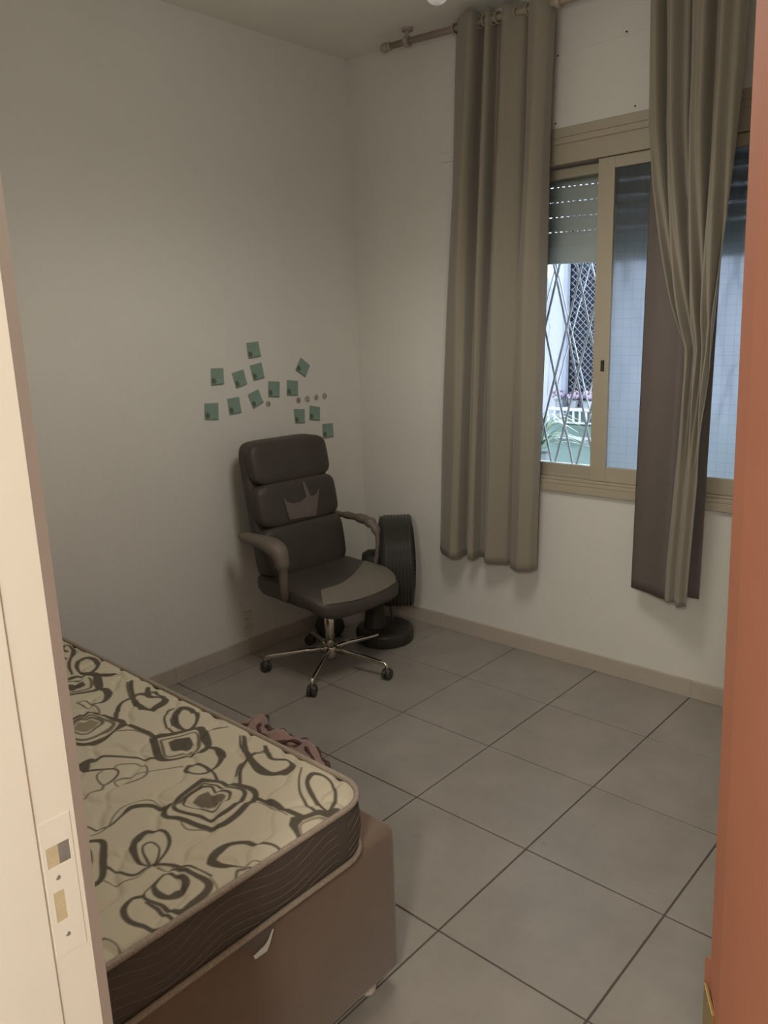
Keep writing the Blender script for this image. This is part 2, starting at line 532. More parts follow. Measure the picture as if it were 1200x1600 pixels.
# lock lipping and the brass edge plate low on the free edge
zt = 0.692
lean(MB().prism([(L_ - 0.006, 0.40), (L_ + 0.040, 0.40), (L_ + 0.040, zt), (L_ + 0.03, zt + 0.010), (L_ + 0.0, zt + 0.030), (L_ - 0.006, zt + 0.034)], 1, -0.017, 0.0092)).obj('lock_lip', 'orange', door, bevel=0.001)
lean(MB().box(L_ - 0.060, L_ - 0.002, 0.0136, 0.0185, 0.40, zt - 0.006)).obj('brass_edge_plate', 'brass', door, bevel=0.001)
for z in (0.25, 1.05, 1.85):
    MB().tube([(0.0, 0.02, z - 0.045), (0.0, 0.02, z + 0.045)], 0.006, 10).obj('hinge', 'brass', door)

# ---------------------------------------------------------------- window
win = empty('window_1', (0, 0, 0))
tag(win, 'cream sliding window with one clear and one wired frosted pane', None, None, 'structure')
def wbox(name, mt, x0, x1, y0, y1, z0, z1, parent=win, bevel=0.0025):
    return MB().box(x0, x1, y0, y1, z0, z1).obj(name, mt, parent, bevel=bevel)
wbox('casing', 'cream', WX0 - 0.055, WX1 + 0.055, -0.014, 0.0, 2.398, 2.437)
wbox('casing', 'cream', WX0 - 0.055, WX0 + 0.004, -0.014, 0.0, 0.855, 2.398)
wbox('casing', 'cream', WX1 - 0.004, WX1 + 0.055, -0.014, 0.0, 0.855, 2.398)
wbox('sill', 'cream', WX0 - 0.055, WX1 + 0.055, -0.022, 0.0, 0.853, 0.888)
wbox('sill_ledge', 'cream', WX0 - 0.05, WX1 + 0.05, -0.016, 0.06, 0.888, 0.905)
wbox('frame_head', 'cream', WX0, WX1, -0.006, 0.10, 2.292, 2.40)
wbox('head_bead', 'cream', WX0, WX1, -0.012, -0.006, 2.372, 2.398)
wbox('frame_jamb', 'cream', WX0, WX0 + 0.03, 0.0, 0.10, 0.905, 2.292)
wbox('frame_jamb', 'cream', WX1 - 0.03, WX1, 0.0, 0.10, 0.905, 2.292)
wbox('track', 'cream', WX0, WX1, -0.004, 0.004, 0.905, 0.918)
wbox('track', 'cream', WX0, WX1, 0.042, 0.05, 0.905, 0.922)
wbox('frame_sill', 'cream', WX0, WX1, 0.05, 0.16, 0.86, 0.925)

def sash(name, x0, x1, y0, y1, zb0, zb1, zt0, zt1, sl, sr, pane):
    s = empty(name, (0, 0, 0)); s.parent = win
    wbox('stile', 'cream', x0, x0 + sl, y0, y1, zb0, zt1, s)
    wbox('stile', 'cream', x1 - sr, x1, y0, y1, zb0, zt1, s)
    wbox('rail', 'cream', x0 + sl, x1 - sr, y0, y1, zb0, zb1, s)
    wbox('rail', 'cream', x0 + sl, x1 - sr, y0, y1, zt0, zt1, s)
    ym = (y0 + y1) / 2
    MB().box(x0 + sl - 0.004, x1 - sr + 0.004, ym - 0.002, ym + 0.002, zb1 - 0.004, zt0 + 0.004).obj('pane', pane, s)
    return s
sB = sash('sash', 1.430, 2.268, 0.004, 0.038, 0.918, 0.986, 2.244, 2.290, 0.074, 0.06, 'frosted')
sA = sash('sash', 0.872, 1.475, 0.052, 0.086, 0.922, 0.972, 2.243, 2.283, 0.05, 0.05, 'glass')
MB().box(1.468, 1.486, 0.0025, 0.0045, 1.411, 1.460).obj('finger_pull', 'dark_hole', sB, bevel=0.001)

# roller shutter half way down outside the glass
sh = empty('roller_shutter', (1.13, 0.122, 1.892), 0)
sh.rotation_euler = (0, 0.036, 0)
tag(sh, 'grey roller shutter half lowered outside the window', 'shutter')
SX0, SX1 = -0.275, 1.155
teeth = MB()
pz = 0.0640
body_h = 0.0595
mb = MB()
mb.prism([(-0.004, 0.0), (0.004, 0.0), (0.006, 0.012), (0.006, body_h - 0.012), (0.004, body_h), (-0.004, body_h), (-0.002, body_h - 0.012), (-0.002, 0.012)], 0, SX0, SX1)
x = SX0
rnd = random.Random(3)
while x < SX1:
    w = 0.0115 + rnd.uniform(-0.002, 0.005)
    mb.box(x, min(SX1, x + w), -0.003, 0.003, body_h - 0.001, pz + 0.001)
    x += 0.0285
slat = mb.mesh('slat'); slat.materials.append(M['shutter'])
mb2 = MB().prism([(-0.004, 0.0), (0.004, 0.0), (0.006, 0.012), (0.006, body_h - 0.012), (0.004, body_h), (-0.004, body_h), (-0.002, body_h - 0.012), (-0.002, 0.012)], 0, SX0, SX1)
mb2.box(SX0, SX1, -0.003, 0.003, body_h - 0.001, pz + 0.001)
slat2 = mb2.mesh('slat'); slat2.materials.append(M['shutter'])
MB().box(SX0, SX1, -0.009, 0.009, 0.0, 0.078).obj('bottom_bar', 'shutter', sh, bevel=0.003)
z = 0.078
k = 0
while z < 0.44:
    o = link('slat', slat if z > 0.12 else slat, sh)
    o.location = (0, 0, z)
    z += pz
    k += 1
for sx in (-0.275, 1.155):
    MB().box(1.13 + sx - 0.012, 1.13 + sx + 0.012, 0.108, 0.138, 0.925, 2.40).obj('guide_rail', 'shutter', win)

# folding security grille of crossing straps
gr = empty('security_grille', (0, 0.205, 0))
tag(gr, 'white folding steel grille of crossed bars outside the window', 'grille')
PX_, PZ_ = 0.118, 0.232
za, zb_ = 0.93, 2.36
kk = PX_ / 2 / PZ_
def clip_strap(xc, zc, sgn, y, mt, w):
    # strap through (xc, zc), slope sgn, clipped to the opening
    def X(zv): return xc + sgn * kk * (zv - zc)
    z0, z1 = za, zb_
    lo, hi = WX0 - 0.02, WX1 + 0.02
    for _ in range(2):
        if X(z0) < lo: z0 = zc + (lo - xc) / (sgn * kk)
        if X(z0) > hi: z0 = zc + (hi - xc) / (sgn * kk)
        if X(z1) < lo: z1 = zc + (lo - xc) / (sgn * kk)
        if X(z1) > hi: z1 = zc + (hi - xc) / (sgn * kk)
    z0, z1 = min(z0, z1), max(z0, z1)
    if z1 - z0 < 0.1: return
    MB().add([(X(z0) - w, y - .002, z0), (X(z0) + w, y - .002, z0), (X(z0) + w, y + .002, z0), (X(z0) - w, y + .002, z0),
              (X(z1) - w, y - .002, z1), (X(z1) + w, y - .002, z1), (X(z1) + w, y + .002, z1), (X(z1) - w, y + .002, z1)],
             [(0, 3, 2, 1), (4, 5, 6, 7), (0, 1, 5, 4), (1, 2, 6, 5), (2, 3, 7, 6), (3, 0, 4, 7)]).obj('strap', mt, gr)
for i in range(-4, 16):
    clip_strap(1.127 + i * PX_, 1.826, 1, -0.004, 'grille', 0.0054)
    clip_strap(1.127 + i * PX_, 1.826, -1, 0.002, 'grille', 0.0054)
for x in (WX0 + 0.01, WX1 - 0.01):
    MB().box(x - 0.01, x + 0.01, -0.01, 0.01, za - 0.03, zb_ + 0.02).obj('upright', 'grille', gr)
for z in (za - 0.02, zb_ + 0.01):
    MB().box(WX0, WX1, -0.008, 0.008, z - 0.006, z + 0.006).obj('rail', 'grille', gr)
g2 = empty('security_grille', (0, 0.275, 0))
tag(g2, 'second row of thin white bars just behind the folding grille', 'grille')
def strap2(x0, z0, x1, z1, w=0.0032):
    MB().add([(x0 - w, -.002, z0), (x0 + w, -.002, z0), (x0 + w, .002, z0), (x0 - w, .002, z0),
              (x1 - w, -.002, z1), (x1 + w, -.002, z1), (x1 + w, .002, z1), (x1 - w, .002, z1)],
             [(0, 3, 2, 1), (4, 5, 6, 7), (0, 1, 5, 4), (1, 2, 6, 5), (2, 3, 7, 6), (3, 0, 4, 7)]).obj('strap', 'grille_white', g2)
for i in range(0, 7):
    xa = 0.96 + i * 0.185
    strap2(xa, 2.33, min(xa + 0.40, 2.28), 2.33 - (min(xa + 0.40, 2.28) - xa) * 3.5)
    strap2(xa + 0.06, 2.33, xa + 0.06 - 0.30 if xa - .24 > .86 else 0.86, 2.33 - (xa + 0.06 - (xa + 0.06 - 0.30 if xa - .24 > .86 else 0.86)) * 3.5)
for z in (0.93, 2.335):
    MB().box(WX0, WX1, -0.006, 0.006, z - 0.006, z + 0.006).obj('rail', 'grille_white', g2)

# ---------------------------------------------------------------- outside
ob = empty('neighbouring_building', (0, 0, 0))
tag(ob, 'pale neighbouring house wall with a netted window across the alley', 'building')
YO = 2.0
mw = MB()
mw.box(-6.0, 0.165, YO, YO + 0.3, -2.0, 6.0)
mw.box(0.445, 6.0, YO, YO + 0.3, -2.0, 6.0)
mw.box(0.165, 0.445, YO, YO + 0.3, 2.45, 6.0)
mw.obj('facade', 'out_wall', ob)
MB().box(0.165, 0.445, YO + 0.05, YO + 0.3, -2.0, 1.02).obj('lower_panel', 'out_green', ob)
MB().box(-0.10, 6.0, YO - 0.02, YO, -2.0, 0.885).obj('plinth', 'out_green', ob)
MB().box(0.455, 0.62, YO - 0.05, YO, 0.9, 2.6).obj('pier', 'out_wall_side', ob)
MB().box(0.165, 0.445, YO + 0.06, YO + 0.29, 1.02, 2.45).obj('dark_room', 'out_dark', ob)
MB().box(0.160, 0.190, YO - 0.015, YO + 0.03, 1.02, 2.5).obj('window_reveal', 'out_wall_side', ob)
nt_ = MB()
a = 0.046
for i in range(-30, 16):
    for sg in (1, -1):
        z0 = 1.02 + i * a
        p0 = [0.20, z0 if sg == 1 else z0 + 0.245]
        p1 = [0.445, z0 + 0.245 if sg == 1 else z0]
        t0, t1 = 0.0, 1.0
        dz = p1[1] - p0[1]
        lo = (1.02 - p0[1]) / dz; hi = (2.45 - p0[1]) / dz
        t0 = max(t0, min(lo, hi)); t1 = min(t1, max(lo, hi))
        if t1 - t0 < 0.02: continue
        A = (p0[0] + (p1[0] - p0[0]) * t0, YO + 0.03, p0[1] + dz * t0)
        B = (p0[0] + (p1[0] - p0[0]) * t1, YO + 0.03, p0[1] + dz * t1)
        nt_.tube([A, B], 0.0026, 4, caps=False)
for i in range(16, 46):
    for sg in (1, -1):
        z0 = 1.02 + i * a
        p0 = [0.20, z0 if sg == 1 else z0 + 0.245]
        p1 = [0.445, z0 + 0.245 if sg == 1 else z0]
        dz = p1[1] - p0[1]
        lo = (1.02 - p0[1]) / dz; hi = (2.45 - p0[1]) / dz
        t0 = max(0, min(lo, hi)); t1 = min(1, max(lo, hi))
        if t1 - t0 < 0.02: continue
        nt_.tube([(p0[0] + (p1[0] - p0[0]) * t0, YO + 0.03, p0[1] + dz * t0), (p0[0] + (p1[0] - p0[0]) * t1, YO + 0.03, p0[1] + dz * t1)], 0.0026, 4, caps=False)
nto = nt_.obj('window_net', 'net', ob)
nto['kind'] = 'stuff'
led = MB().box(0.09, 0.47, YO - 0.10, YO, 1.000, 1.02).obj('window_ledge', 'grille_white', ob, bevel=0.004)
MB().box(0.09, 0.47, YO - 0.10, YO - 0.08, 0.912, 0.922).obj('ledge_rail', 'grille_white', ob)
for k in range(8):
    x = 0.10 + k * 0.051
    MB().tube([(x, YO - 0.09, 0.92), (x, YO - 0.09, 1.001)], 0.008, 6).obj('baluster', 'grille_white', ob)
MB().box(-0.10, 0.47, YO - 0.05, YO - 0.02, 0.79, 0.806).obj('ledge_line', 'grille_white', ob)
ub = MB().box(-0.06, 0.02, YO - 0.07, YO, 1.82, 1.96).obj('meter_box', 'steel_grey', None, bevel=0.004)
tag(ub, 'small grey metal box fixed to the pale wall outside', 'box')
MB().box(-0.05, 0.01, YO - 0.074, YO - 0.07, 1.84, 1.945).obj('lid', 'out_dark', ub)
cab = MB().tube([(0.02, YO - 0.015, 1.84), (0.05, YO - 0.015, 1.6), (0.03, YO - 0.015, 1.42), (0.06, YO - 0.015, 1.40), (0.04, YO - 0.015, 1.1)], 0.004, 5).obj('hanging_cable', 'out_wall_side')
tag(cab, 'thin cable hanging down the pale wall outside', 'cable')
for k, (x, s) in enumerate(((0.160, 0.056), (0.280, 0.052), (0.400, 0.056))):
    fp = empty('flower_pot', (x, YO - 0.052, 1.0203))
    tag(fp, ['pink flowering pot on the outside ledge, nearest the pale wall', 'middle pink flowering pot on the outside ledge', 'pink flowering pot on the outside ledge, next to the window frame'][k], 'flower pot', 'flower pots on the ledge outside')
    MB().lathe([(0.028, 0.0), (0.036, 0.05), (0.038, 0.055), (0.032, 0.055), (0.03, 0.03)], 14).obj('pot', 'clay', fp)
    pm = MB()
    rr = random.Random(k)
    for q in range(46):
        d = Vector((rr.gauss(0, 1), rr.gauss(0, 1), abs(rr.gauss(0, 1)))).normalized() * s * rr.uniform(0.6, 1.0)
        c = Vector((0, 0, 0.075)) + d
        n = d.normalized()
        t = n.orthogonal().normalized() * 0.016
        b = n.cross(t)
        pm.add([c + t, c + b, c - t, c - b, c + n * 0.008], [(0, 1, 4), (1, 2, 4), (2, 3, 4), (3, 0, 4)])
    pm.obj('blossom', 'petal', fp)
alley = MB().box(-6, 6, 0.16, YO, -2.05, -2.0).obj('alley_ground', 'out_wall_side')
tag(alley, 'grey ground of the alley outside', None, None, 'structure')
ow = MB().box(-6, -0.15, 0.0, 0.16, -2.0, 4.0).box(XR + 0.12, 6, 0.0, 0.16, -2.0, 4.0).box(-0.15, XR + 0.12, 0.02, 0.16, H + 0.12, 4.0).box(-0.15, XR + 0.12, 0.0, 0.16, -2.0, -0.06)
tag(ow.obj('wall_outer', 'out_wall'), 'outer face of the building around the window', None, None, 'structure')

# spider plant on the outer sill
MB_s = MB().box(WX0 - 0.1, WX1 + 0.1, 0.16, 0.62, 0.80, 0.86).obj('window_sill_outer', 'out_green')
MB_s.name = 'trim_3'
tag(MB_s, 'green painted masonry ledge outside the window', None, None, 'structure')
spn = empty('spider_plant', (0.925, 0.40, 0.86))
tag(spn, 'variegated spider plant in a small pot on the outer ledge', 'plant')
MB().lathe([(0.045, 0.0), (0.062, 0.09), (0.066, 0.095), (0.056, 0.095), (0.05, 0.05)], 16).obj('pot', 'clay', spn)
rr = random.Random(5)
for k in range(34):
    an = rr.uniform(0, 2 * PI); ln = rr.uniform(0.15, 0.36); up = rr.uniform(0.10, 0.27)
    pts = []
    for t in np.linspace(0, 1, 7):
        rad = ln * t * (0.35 + 0.65 * t)
        zz = 0.08 + up * math.sin(min(1.0, t * 1.1) * PI * 0.62) * 1.0 - 0.06 * t * t
        pts.append((math.cos(an) * rad, math.sin(an) * rad * 0.7, zz))
    w = [0.006, 0.0075, 0.0075, 0.007, 0.0055, 0.0035, 0.0008]
    MB().tube(pts, w, 4, flat=0.25).obj('leaf', 'leaf' if k % 3 == 0 else 'leaf_pale', spn)

# ================================================================ bed
bed = empty('bed_base', (0.0, 0.0, 0.0))
tag(bed, 'brown suede box bed base under the patterned mattress', 'bed base')
BX0, BX1, BY0, BY1, BZ0, BZ1 = 0.075, 1.985, -2.87, -2.000, 0.05, 0.457
MB().box(BX0, BX1, BY0, BY1, BZ0, BZ1).obj('upholstered_box', 'suede', bed, smooth=True, bevel=0.022, seg=4)
for x, y in ((1.935, -2.075), (1.935, -2.79), (0.13, -2.075), (0.13, -2.79), (1.03, -2.075), (1.03, -2.79)):
    MB().lathe([(0.021, 0.0), (0.024, 0.01), (0.024, 0.045), (0.028, 0.052)], 16, Matrix.Translation((x, y, 0.0))).obj('foot', 'foot', bed, smooth=True)
# dark pull strap and the white label at the foot end, below the mattress edge
MB().prism([(-2.482, 0.4455), (-2.470, 0.430), (-2.452, 0.421), (-2.43, 0.418), (-2.408, 0.421), (-2.396, 0.432), (-2.388, 0.4455)], 0, 1.9845, 1.992).obj('pull_strap', 'lining', bed)
MB().prism([(-2.451, 0.402), (-2.447, 0.392), (-2.417, 0.391), (-2.408, 0.404), (-2.396, 0.43), (-2.399, 0.4315), (-2.412, 0.413), (-2.420, 0.408)], 0, 1.9925, 1.9938).obj('white_label', 'tag', bed)

MX0, MX1, MY0, MY1, MZ0, MZ1 = 0.11, 2.003, -2.868, -2.102, 0.457, 0.607
matt = empty('mattress', (0, 0, 0))
tag(matt, 'cream mattress printed with brown squares and loops', 'mattress')
RC = 0.085     # corner radius in plan
def mat_outline(n=10, ins=0.0):
    pts = []
    for cx, cy, a0 in ((MX1 - RC, MY1 - RC, 0), (MX0 + RC, MY1 - RC, PI / 2), (MX0 + RC, MY0 + RC, PI), (MX1 - RC, MY0 + RC, 1.5 * PI)):
        for k in range(n + 1):
            a = a0 + PI / 2 * k / n
            pts.append((cx + (RC - ins) * math.cos(a), cy + (RC - ins) * math.sin(a)))
    return pts
# side border: bulging band
ol = []
base_ol = mat_outline(10)
# finer sampling along the straights for the stitched waves
fine = []
for i, p in enumerate(base_ol):
    q = base_ol[(i + 1) % len(base_ol)]
    d = math.dist(p, q)
    n = max(1, int(d / 0.03))
    for k in range(n):
        fine.append((p[0] + (q[0] - p[0]) * k / n, p[1] + (q[1] - p[1]) * k / n))
cx0, cy0 = (MX0 + MX1) / 2, (MY0 + MY1) / 2
def outward(i):
    a = Vector(fine[i - 1]); b = Vector(fine[(i + 1) % len(fine)])
    t = (b - a).normalized()
    return Vector((t.y, -t.x))
rows = []
for h, bul in ((0.0, -0.004), (0.2, 0.004), (0.4, 0.008), (0.6, 0.008), (0.8, 0.005), (1.0, -0.003)):
    row = []
    for i, p in enumerate(fine):
        o = outward(i) * bul
        row.append((p[0] + o.x, p[1] + o.y, MZ0 + 0.012 + (MZ1 - MZ0 - 0.02) * h))
    row.append(row[0])
    rows.append(row)
MB().grid(rows).obj('side_border', 'border', matt, smooth=True)
for nm, z in (('piping', MZ1 - 0.006), ('piping', MZ0 + 0.009)):
    pts = [(p[0] + outward(i).x * 0.002, p[1] + outward(i).y * 0.002, z) for i, p in enumerate(fine)]
    pts.append(pts[0])
    MB().tube(pts, 0.0068, 8, caps=False).obj(nm, 'piping', matt, smooth=True)
# stitched wave lines on the border
wm = MB()
for j in range(6):
    pts = []
    s = 0.0
    for i, p in enumerate(fine):
        if i: s += math.dist(fine[i - 1], p)
    L_all = s
    # foot end and right side only carry visible stitching
    acc = 0.0
    for i, p in enumerate(fine):
        if i: acc += math.dist(fine[i - 1], p)
        h = 0.10 + j * 0.155 + 0.12 * math.sin(acc * 2 * PI / 0.24 + 0.8 * math.sin(acc * 7))
        if h < 0.05 or h > 0.95:
            if len(pts) > 1: wm.tube(pts, 0.00055, 4, caps=False)
            pts = []
            continue
        b = 0.0075 - 0.03 * (h - 0.5) ** 2
        o = outward(i) * (b + 0.0004)
        pts.append((p[0] + o.x, p[1] + o.y, MZ0 + 0.012 + (MZ1 - MZ0 - 0.02) * h))
    if len(pts) > 1: wm.tube(pts, 0.00055, 4, caps=False)
wm.obj('stitching', 'stitch', matt)['kind'] = 'stuff'

# top panel: fine grid, quilted relief, the print as colour on the cloth
STROKES = [(0,1,[1667,-2323,8.5,1700,-2304,5.3,1752,-2282,7.0,1787,-2273,8.0,1811,-2280,7.1,1820,-2292,7.1,1826,-2318,8.0,1840,-2356,8.9,1845,-2398,8.9,1826,-2425,8.0,1801,-2434,7.1,1770,-2439,7.1,1747,-2446,7.0,1726,-2458,6.2,1705,-2451,7.1,1693,-2430,5.3,1679,-2377,7.1]),(0,1,[1681,-2329,3.0,1721,-2310,3.0,1762,-2290,4.0,1783,-2290,5.3,1796,-2302,5.3,1805,-2329,6.2,1812,-2369,7.0,1807,-2403,6.2,1778,-2412,5.3,1734,-2427,5.0,1710,-2428,5.0,1698,-2413,3.4,1687,-2355,2.7]),(0,1,[1690,-2339,5.0,1706,-2326,3.6,1728,-2328,3.6,1742,-2317,4.4,1759,-2313,4.4,1772,-2325,2.7,1773,-2340,1.8,1783,-2372,2.7,1780,-2386,3.0,1750,-2396,2.7,1722,-2406,3.0,1705,-2401,3.4,1693,-2373,5.3]),(0,1,[1398,-2286,10.2,1424,-2243,8.5,1449,-2185,6.8,1468,-2182,11.4,1518,-2206,12.8,1552,-2224,8.0,1551,-2252,5.0,1544,-2293,4.4,1527,-2322,5.3,1501,-2331,10.6,1456,-2313,10.2]),(1,1,[1428,-2282,3.4,1449,-2240,3.4,1467,-2201,3.0,1520,-2229,5.7,1539,-2250,3.4,1528,-2290,4.0,1509,-2317,3.0,1470,-2302,4.0]),(0,1,[1323,-2166,9.8,1316,-2143,11.4,1337,-2132,8.5,1379,-2136,7.1,1418,-2165,4.5,1438,-2193,5.7,1434,-2210,4.0,1399,-2211,8.5,1357,-2195,11.4]),(0,0,[1289,-2150,2.3,1298,-2177,3.4,1330,-2208,3.4,1372,-2229,3.4,1416,-2238,3.4]),(0,0,[1258,-2293,6.8,1310,-2287,6.8,1382,-2278,8.5,1417,-2254,6.8]),(1,0,[1293,-2327,3.0,1326,-2297,2.7,1388,-2285,2.3]),(0,1,[1232,-2444,6.8,1290,-2422,6.8,1300,-2381,7.9,1283,-2335,6.8,1262,-2294,9.5,1226,-2300,7.9,1183,-2306,4.5,1133,-2317,6.3,1133,-2355,6.3,1152,-2396,4.2]),(1,1,[1218,-2430,4.5,1268,-2411,5.3,1275,-2368,5.3,1253,-2315,5.6,1204,-2318,4.5,1151,-2327,3.8,1147,-2363,5.1,1174,-2405,3.4]),(1,1,[1176,-2399,3.4,1155,-2370,4.7,1162,-2337,4.7,1215,-2327,5.6,1234,-2357,4.0,1245,-2391,3.4,1214,-2404,3.2]),(0,1,[858,-2267,5.3,876,-2235,7.2,890,-2201,6.9,913,-2183,10.6,970,-2208,14.2,1013,-2229,10.1,1008,-2259,6.9,980,-2308,6.3,975,-2333,6.3]),(1,1,[883,-2276,4.7,901,-2244,5.4,916,-2210,3.8,971,-2229,5.0,989,-2253,4.7,956,-2300,5.2]),(0,1,[774,-2170,8.0,768,-2136,10.1,811,-2128,10.8,859,-2148,6.3,888,-2185,6.9,864,-2204,5.0,814,-2195,6.6]),(0,0,[701,-2142,3.6,733,-2176,5.2,789,-2208,5.4,853,-2230,3.5]),(0,0,[686,-2187,5.7,710,-2168,5.7,670,-2133,7.8,618,-2118,6.1,602,-2130,5.4,629,-2151,6.3,663,-2152,5.9]),(0,0,[1016,-2227,7.9,1046,-2219,12.4,1079,-2235,11.1,1103,-2262,6.3,1094,-2285,2.5,1059,-2292,3.2]),(1,1,[1049,-2316,2.8,1058,-2293,2.5,1098,-2291,3.2,1095,-2309,2.5]),(1,0,[1095,-2289,2.3,1136,-2296,2.5,1159,-2306,2.3]),(0,0,[919,-2178,7.2,945,-2158,6.7,962,-2133,3.2]),(0,0,[1035,-2134,6.3,1089,-2168,8.4,1149,-2195,8.0,1201,-2210,9.0,1248,-2202,10.2,1250,-2171,14.2,1237,-2146,11.1,1211,-2141,4.9,1180,-2160,8.4,1153,-2150,9.5,1123,-2131,6.6]),(1,0,[1035,-2145,4.7,1074,-2170,3.8,1134,-2197,3.8]),(0,0,[1153,-2150,4.7,1138,-2172,5.0,1143,-2200,5.0,1152,-2234,5.0,1185,-2267,7.1,1224,-2293,6.6]),(0,0,[1152,-2130,7.9,1189,-2138,4.5,1216,-2132,3.8]),(0,0,[1580,-2131,5.7,1628,-2166,7.1,1685,-2193,8.5,1743,-2209,12.8,1777,-2200,8.0,1789,-2172,9.0,1781,-2143,8.0,1757,-2136,5.0,1725,-2158,5.0,1692,-2146,7.0,1663,-2130,5.0]),(0,0,[1572,-2138,2.5,1612,-2167,3.5,1667,-2189,4.3]),(0,0,[1674,-2141,2.5,1667,-2162,2.5,1673,-2192,4.3,1683,-2229,3.0,1709,-2258,3.0]),(0,0,[1683,-2149,4.3,1672,-2170,4.0,1676,-2194,4.0,1682,-2215,5.3,1704,-2241,5.0,1750,-2277,4.4]),(0,1,[1851,-2153,7.0,1849,-2137,7.5,1874,-2128,4.0,1913,-2138,3.6,1948,-2162,4.0,1974,-2194,5.0,1976,-2214,3.6,1942,-2211,5.6,1900,-2194,6.0,1866,-2173,5.3]),(0,0,[1808,-2138,2.1,1841,-2176,2.5,1884,-2211,3.0,1929,-2231,3.5,1962,-2237,4.4]),(2,0,[2015,-2317,2.1,1984,-2301,2.7,1973,-2284,3.0,1981,-2251,3.8,2005,-2217,3.0]),(0,0,[1823,-2286,3.4,1854,-2276,8.8,1887,-2275,7.1,1918,-2274,7.1,1951,-2270,7.0]),(1,0,[1827,-2317,1.7,1837,-2293,2.5,1868,-2287,1.8,1925,-2286,1.8]),(0,0,[1971,-2460,4.2,1957,-2475,8.0,1935,-2483,11.6,1920,-2481,9.2,1911,-2455,10.7,1912,-2428,6.2,1935,-2401,5.3,1975,-2374,3.5,2018,-2367,2.8]),(1,0,[1968,-2461,1.4,1983,-2448,2.2,1988,-2427,1.2,2016,-2404,1.8]),(0,0,[2022,-2498,2.2,1985,-2468,2.2,1990,-2447,2.2,2006,-2439,1.8,2022,-2445,1.2]),(0,0,[1832,-2571,2.7,1808,-2576,4.4,1771,-2565,8.0,1747,-2548,8.0,1737,-2518,5.3,1746,-2499,4.4,1771,-2490,4.4,1804,-2501,4.4,1828,-2524,3.5,1845,-2555,2.8]),(0,0,[1836,-2567,2.7,1798,-2558,2.7,1776,-2545,2.7,1778,-2528,2.7,1805,-2527,2.1,1829,-2543,2.7,1844,-2561,2.7]),(0,0,[1774,-2629,4.4,1797,-2620,2.8,1828,-2613,3.6,1843,-2600,3.6,1838,-2571,2.8]),(1,0,[1810,-2651,1.5,1834,-2641,1.8,1845,-2618,1.7,1851,-2599,1.4,1840,-2569,1.2]),(0,0,[1838,-2563,2.7,1873,-2539,3.6,1893,-2523,3.6,1926,-2515,2.1,1960,-2510,2.7]),(1,0,[1853,-2561,1.8,1879,-2554,1.4,1877,-2541,1.4]),(0,0,[1881,-2550,2.7,1890,-2535,5.7,1929,-2529,5.4,1971,-2525,7.8,1987,-2541,7.8,1991,-2575,6.4,1991,-2604,6.0,1951,-2617,4.2,1917,-2626,3.6,1902,-2620,2.2,1895,-2601,1.8,1884,-2566,1.8]),(0,1,[1893,-2554,4.5,1920,-2546,6.5,1942,-2556,8.5,1950,-2581,8.5,1946,-2597,6.5,1925,-2604,7.6,1901,-2599,4.9,1892,-2585,3.0,1887,-2566,1.8]),(0,0,[1907,-2625,4.4,1897,-2643,4.2,1909,-2667,6.4,1938,-2676,5.7,1967,-2669,5.2,1997,-2649,4.2,2012,-2626,3.5,1998,-2621,3.6,1960,-2626,4.4,1925,-2630,2.8]),(2,0,[1960,-2513,1.4,1985,-2518,2.1,2006,-2527,1.8,2026,-2539,1.8]),(0,0,[1669,-2623,4.4,1682,-2601,5.3,1702,-2593,7.1,1745,-2617,8.0,1794,-2645,6.7,1807,-2666,5.9,1803,-2684,3.7]),(0,0,[1687,-2635,4.4,1704,-2628,7.1,1741,-2646,7.1,1768,-2667,5.3]),(0,0,[1605,-2598,2.7,1644,-2577,2.5,1659,-2556,3.0,1645,-2518,3.6,1634,-2487,8.0,1655,-2461,7.0,1693,-2440,8.0]),(1,0,[1626,-2609,1.8,1662,-2593,1.8,1659,-2559,1.8,1632,-2529,1.8,1617,-2496,1.8,1624,-2462,1.8,1646,-2443,2.1,1673,-2440,2.0]),(0,0,[1377,-2487,4.3,1374,-2452,7.9,1382,-2419,5.6,1420,-2389,4.2,1464,-2361,4.0,1501,-2331,5.3]),(0,0,[1416,-2474,5.0,1437,-2450,4.0,1457,-2430,3.4,1479,-2431,2.7,1498,-2454,3.3,1502,-2482,2.2,1470,-2480,2.0,1449,-2469,2.0,1443,-2453,1.8]),(1,0,[1457,-2430,2.3,1448,-2415,2.3,1465,-2394,2.1,1490,-2374,2.1,1518,-2377,2.3,1543,-2399,2.8,1539,-2438,2.7,1523,-2458,1.8,1508,-2456,2.1,1514,-2419,2.8,1531,-2385,1.8,1579,-2317,2.1]),(0,1,[1593,-2320,5.0,1584,-2302,4.2,1596,-2288,4.3,1626,-2286,3.0,1649,-2292,4.3,1640,-2311,3.0,1617,-2322,3.0]),(0,0,[1596,-2288,5.7,1626,-2283,3.6,1664,-2288,3.6,1695,-2301,4.0]),(0,0,[1556,-2225,4.4,1576,-2216,6.8,1606,-2223,11.4,1626,-2238,7.4,1643,-2261,5.0,1650,-2285,3.0]),(1,0,[1504,-2483,2.8,1514,-2495,2.7,1508,-2520,2.1,1519,-2547,2.0]),(0,0,[1457,-2187,5.7,1484,-2165,4.3,1508,-2129,2.3]),(0,0,[1944,-2737,1.9,1948,-2725,1.8,1973,-2719,0.0,1995,-2723,2.2,2013,-2730,1.5]),(0,0,[1948,-2742,2.1,1983,-2755,1.8,2014,-2757,2.2]),(1,0,[1764,-2447,1.5,1781,-2453,1.8,1805,-2453,2.0,1841,-2424,1.8])]
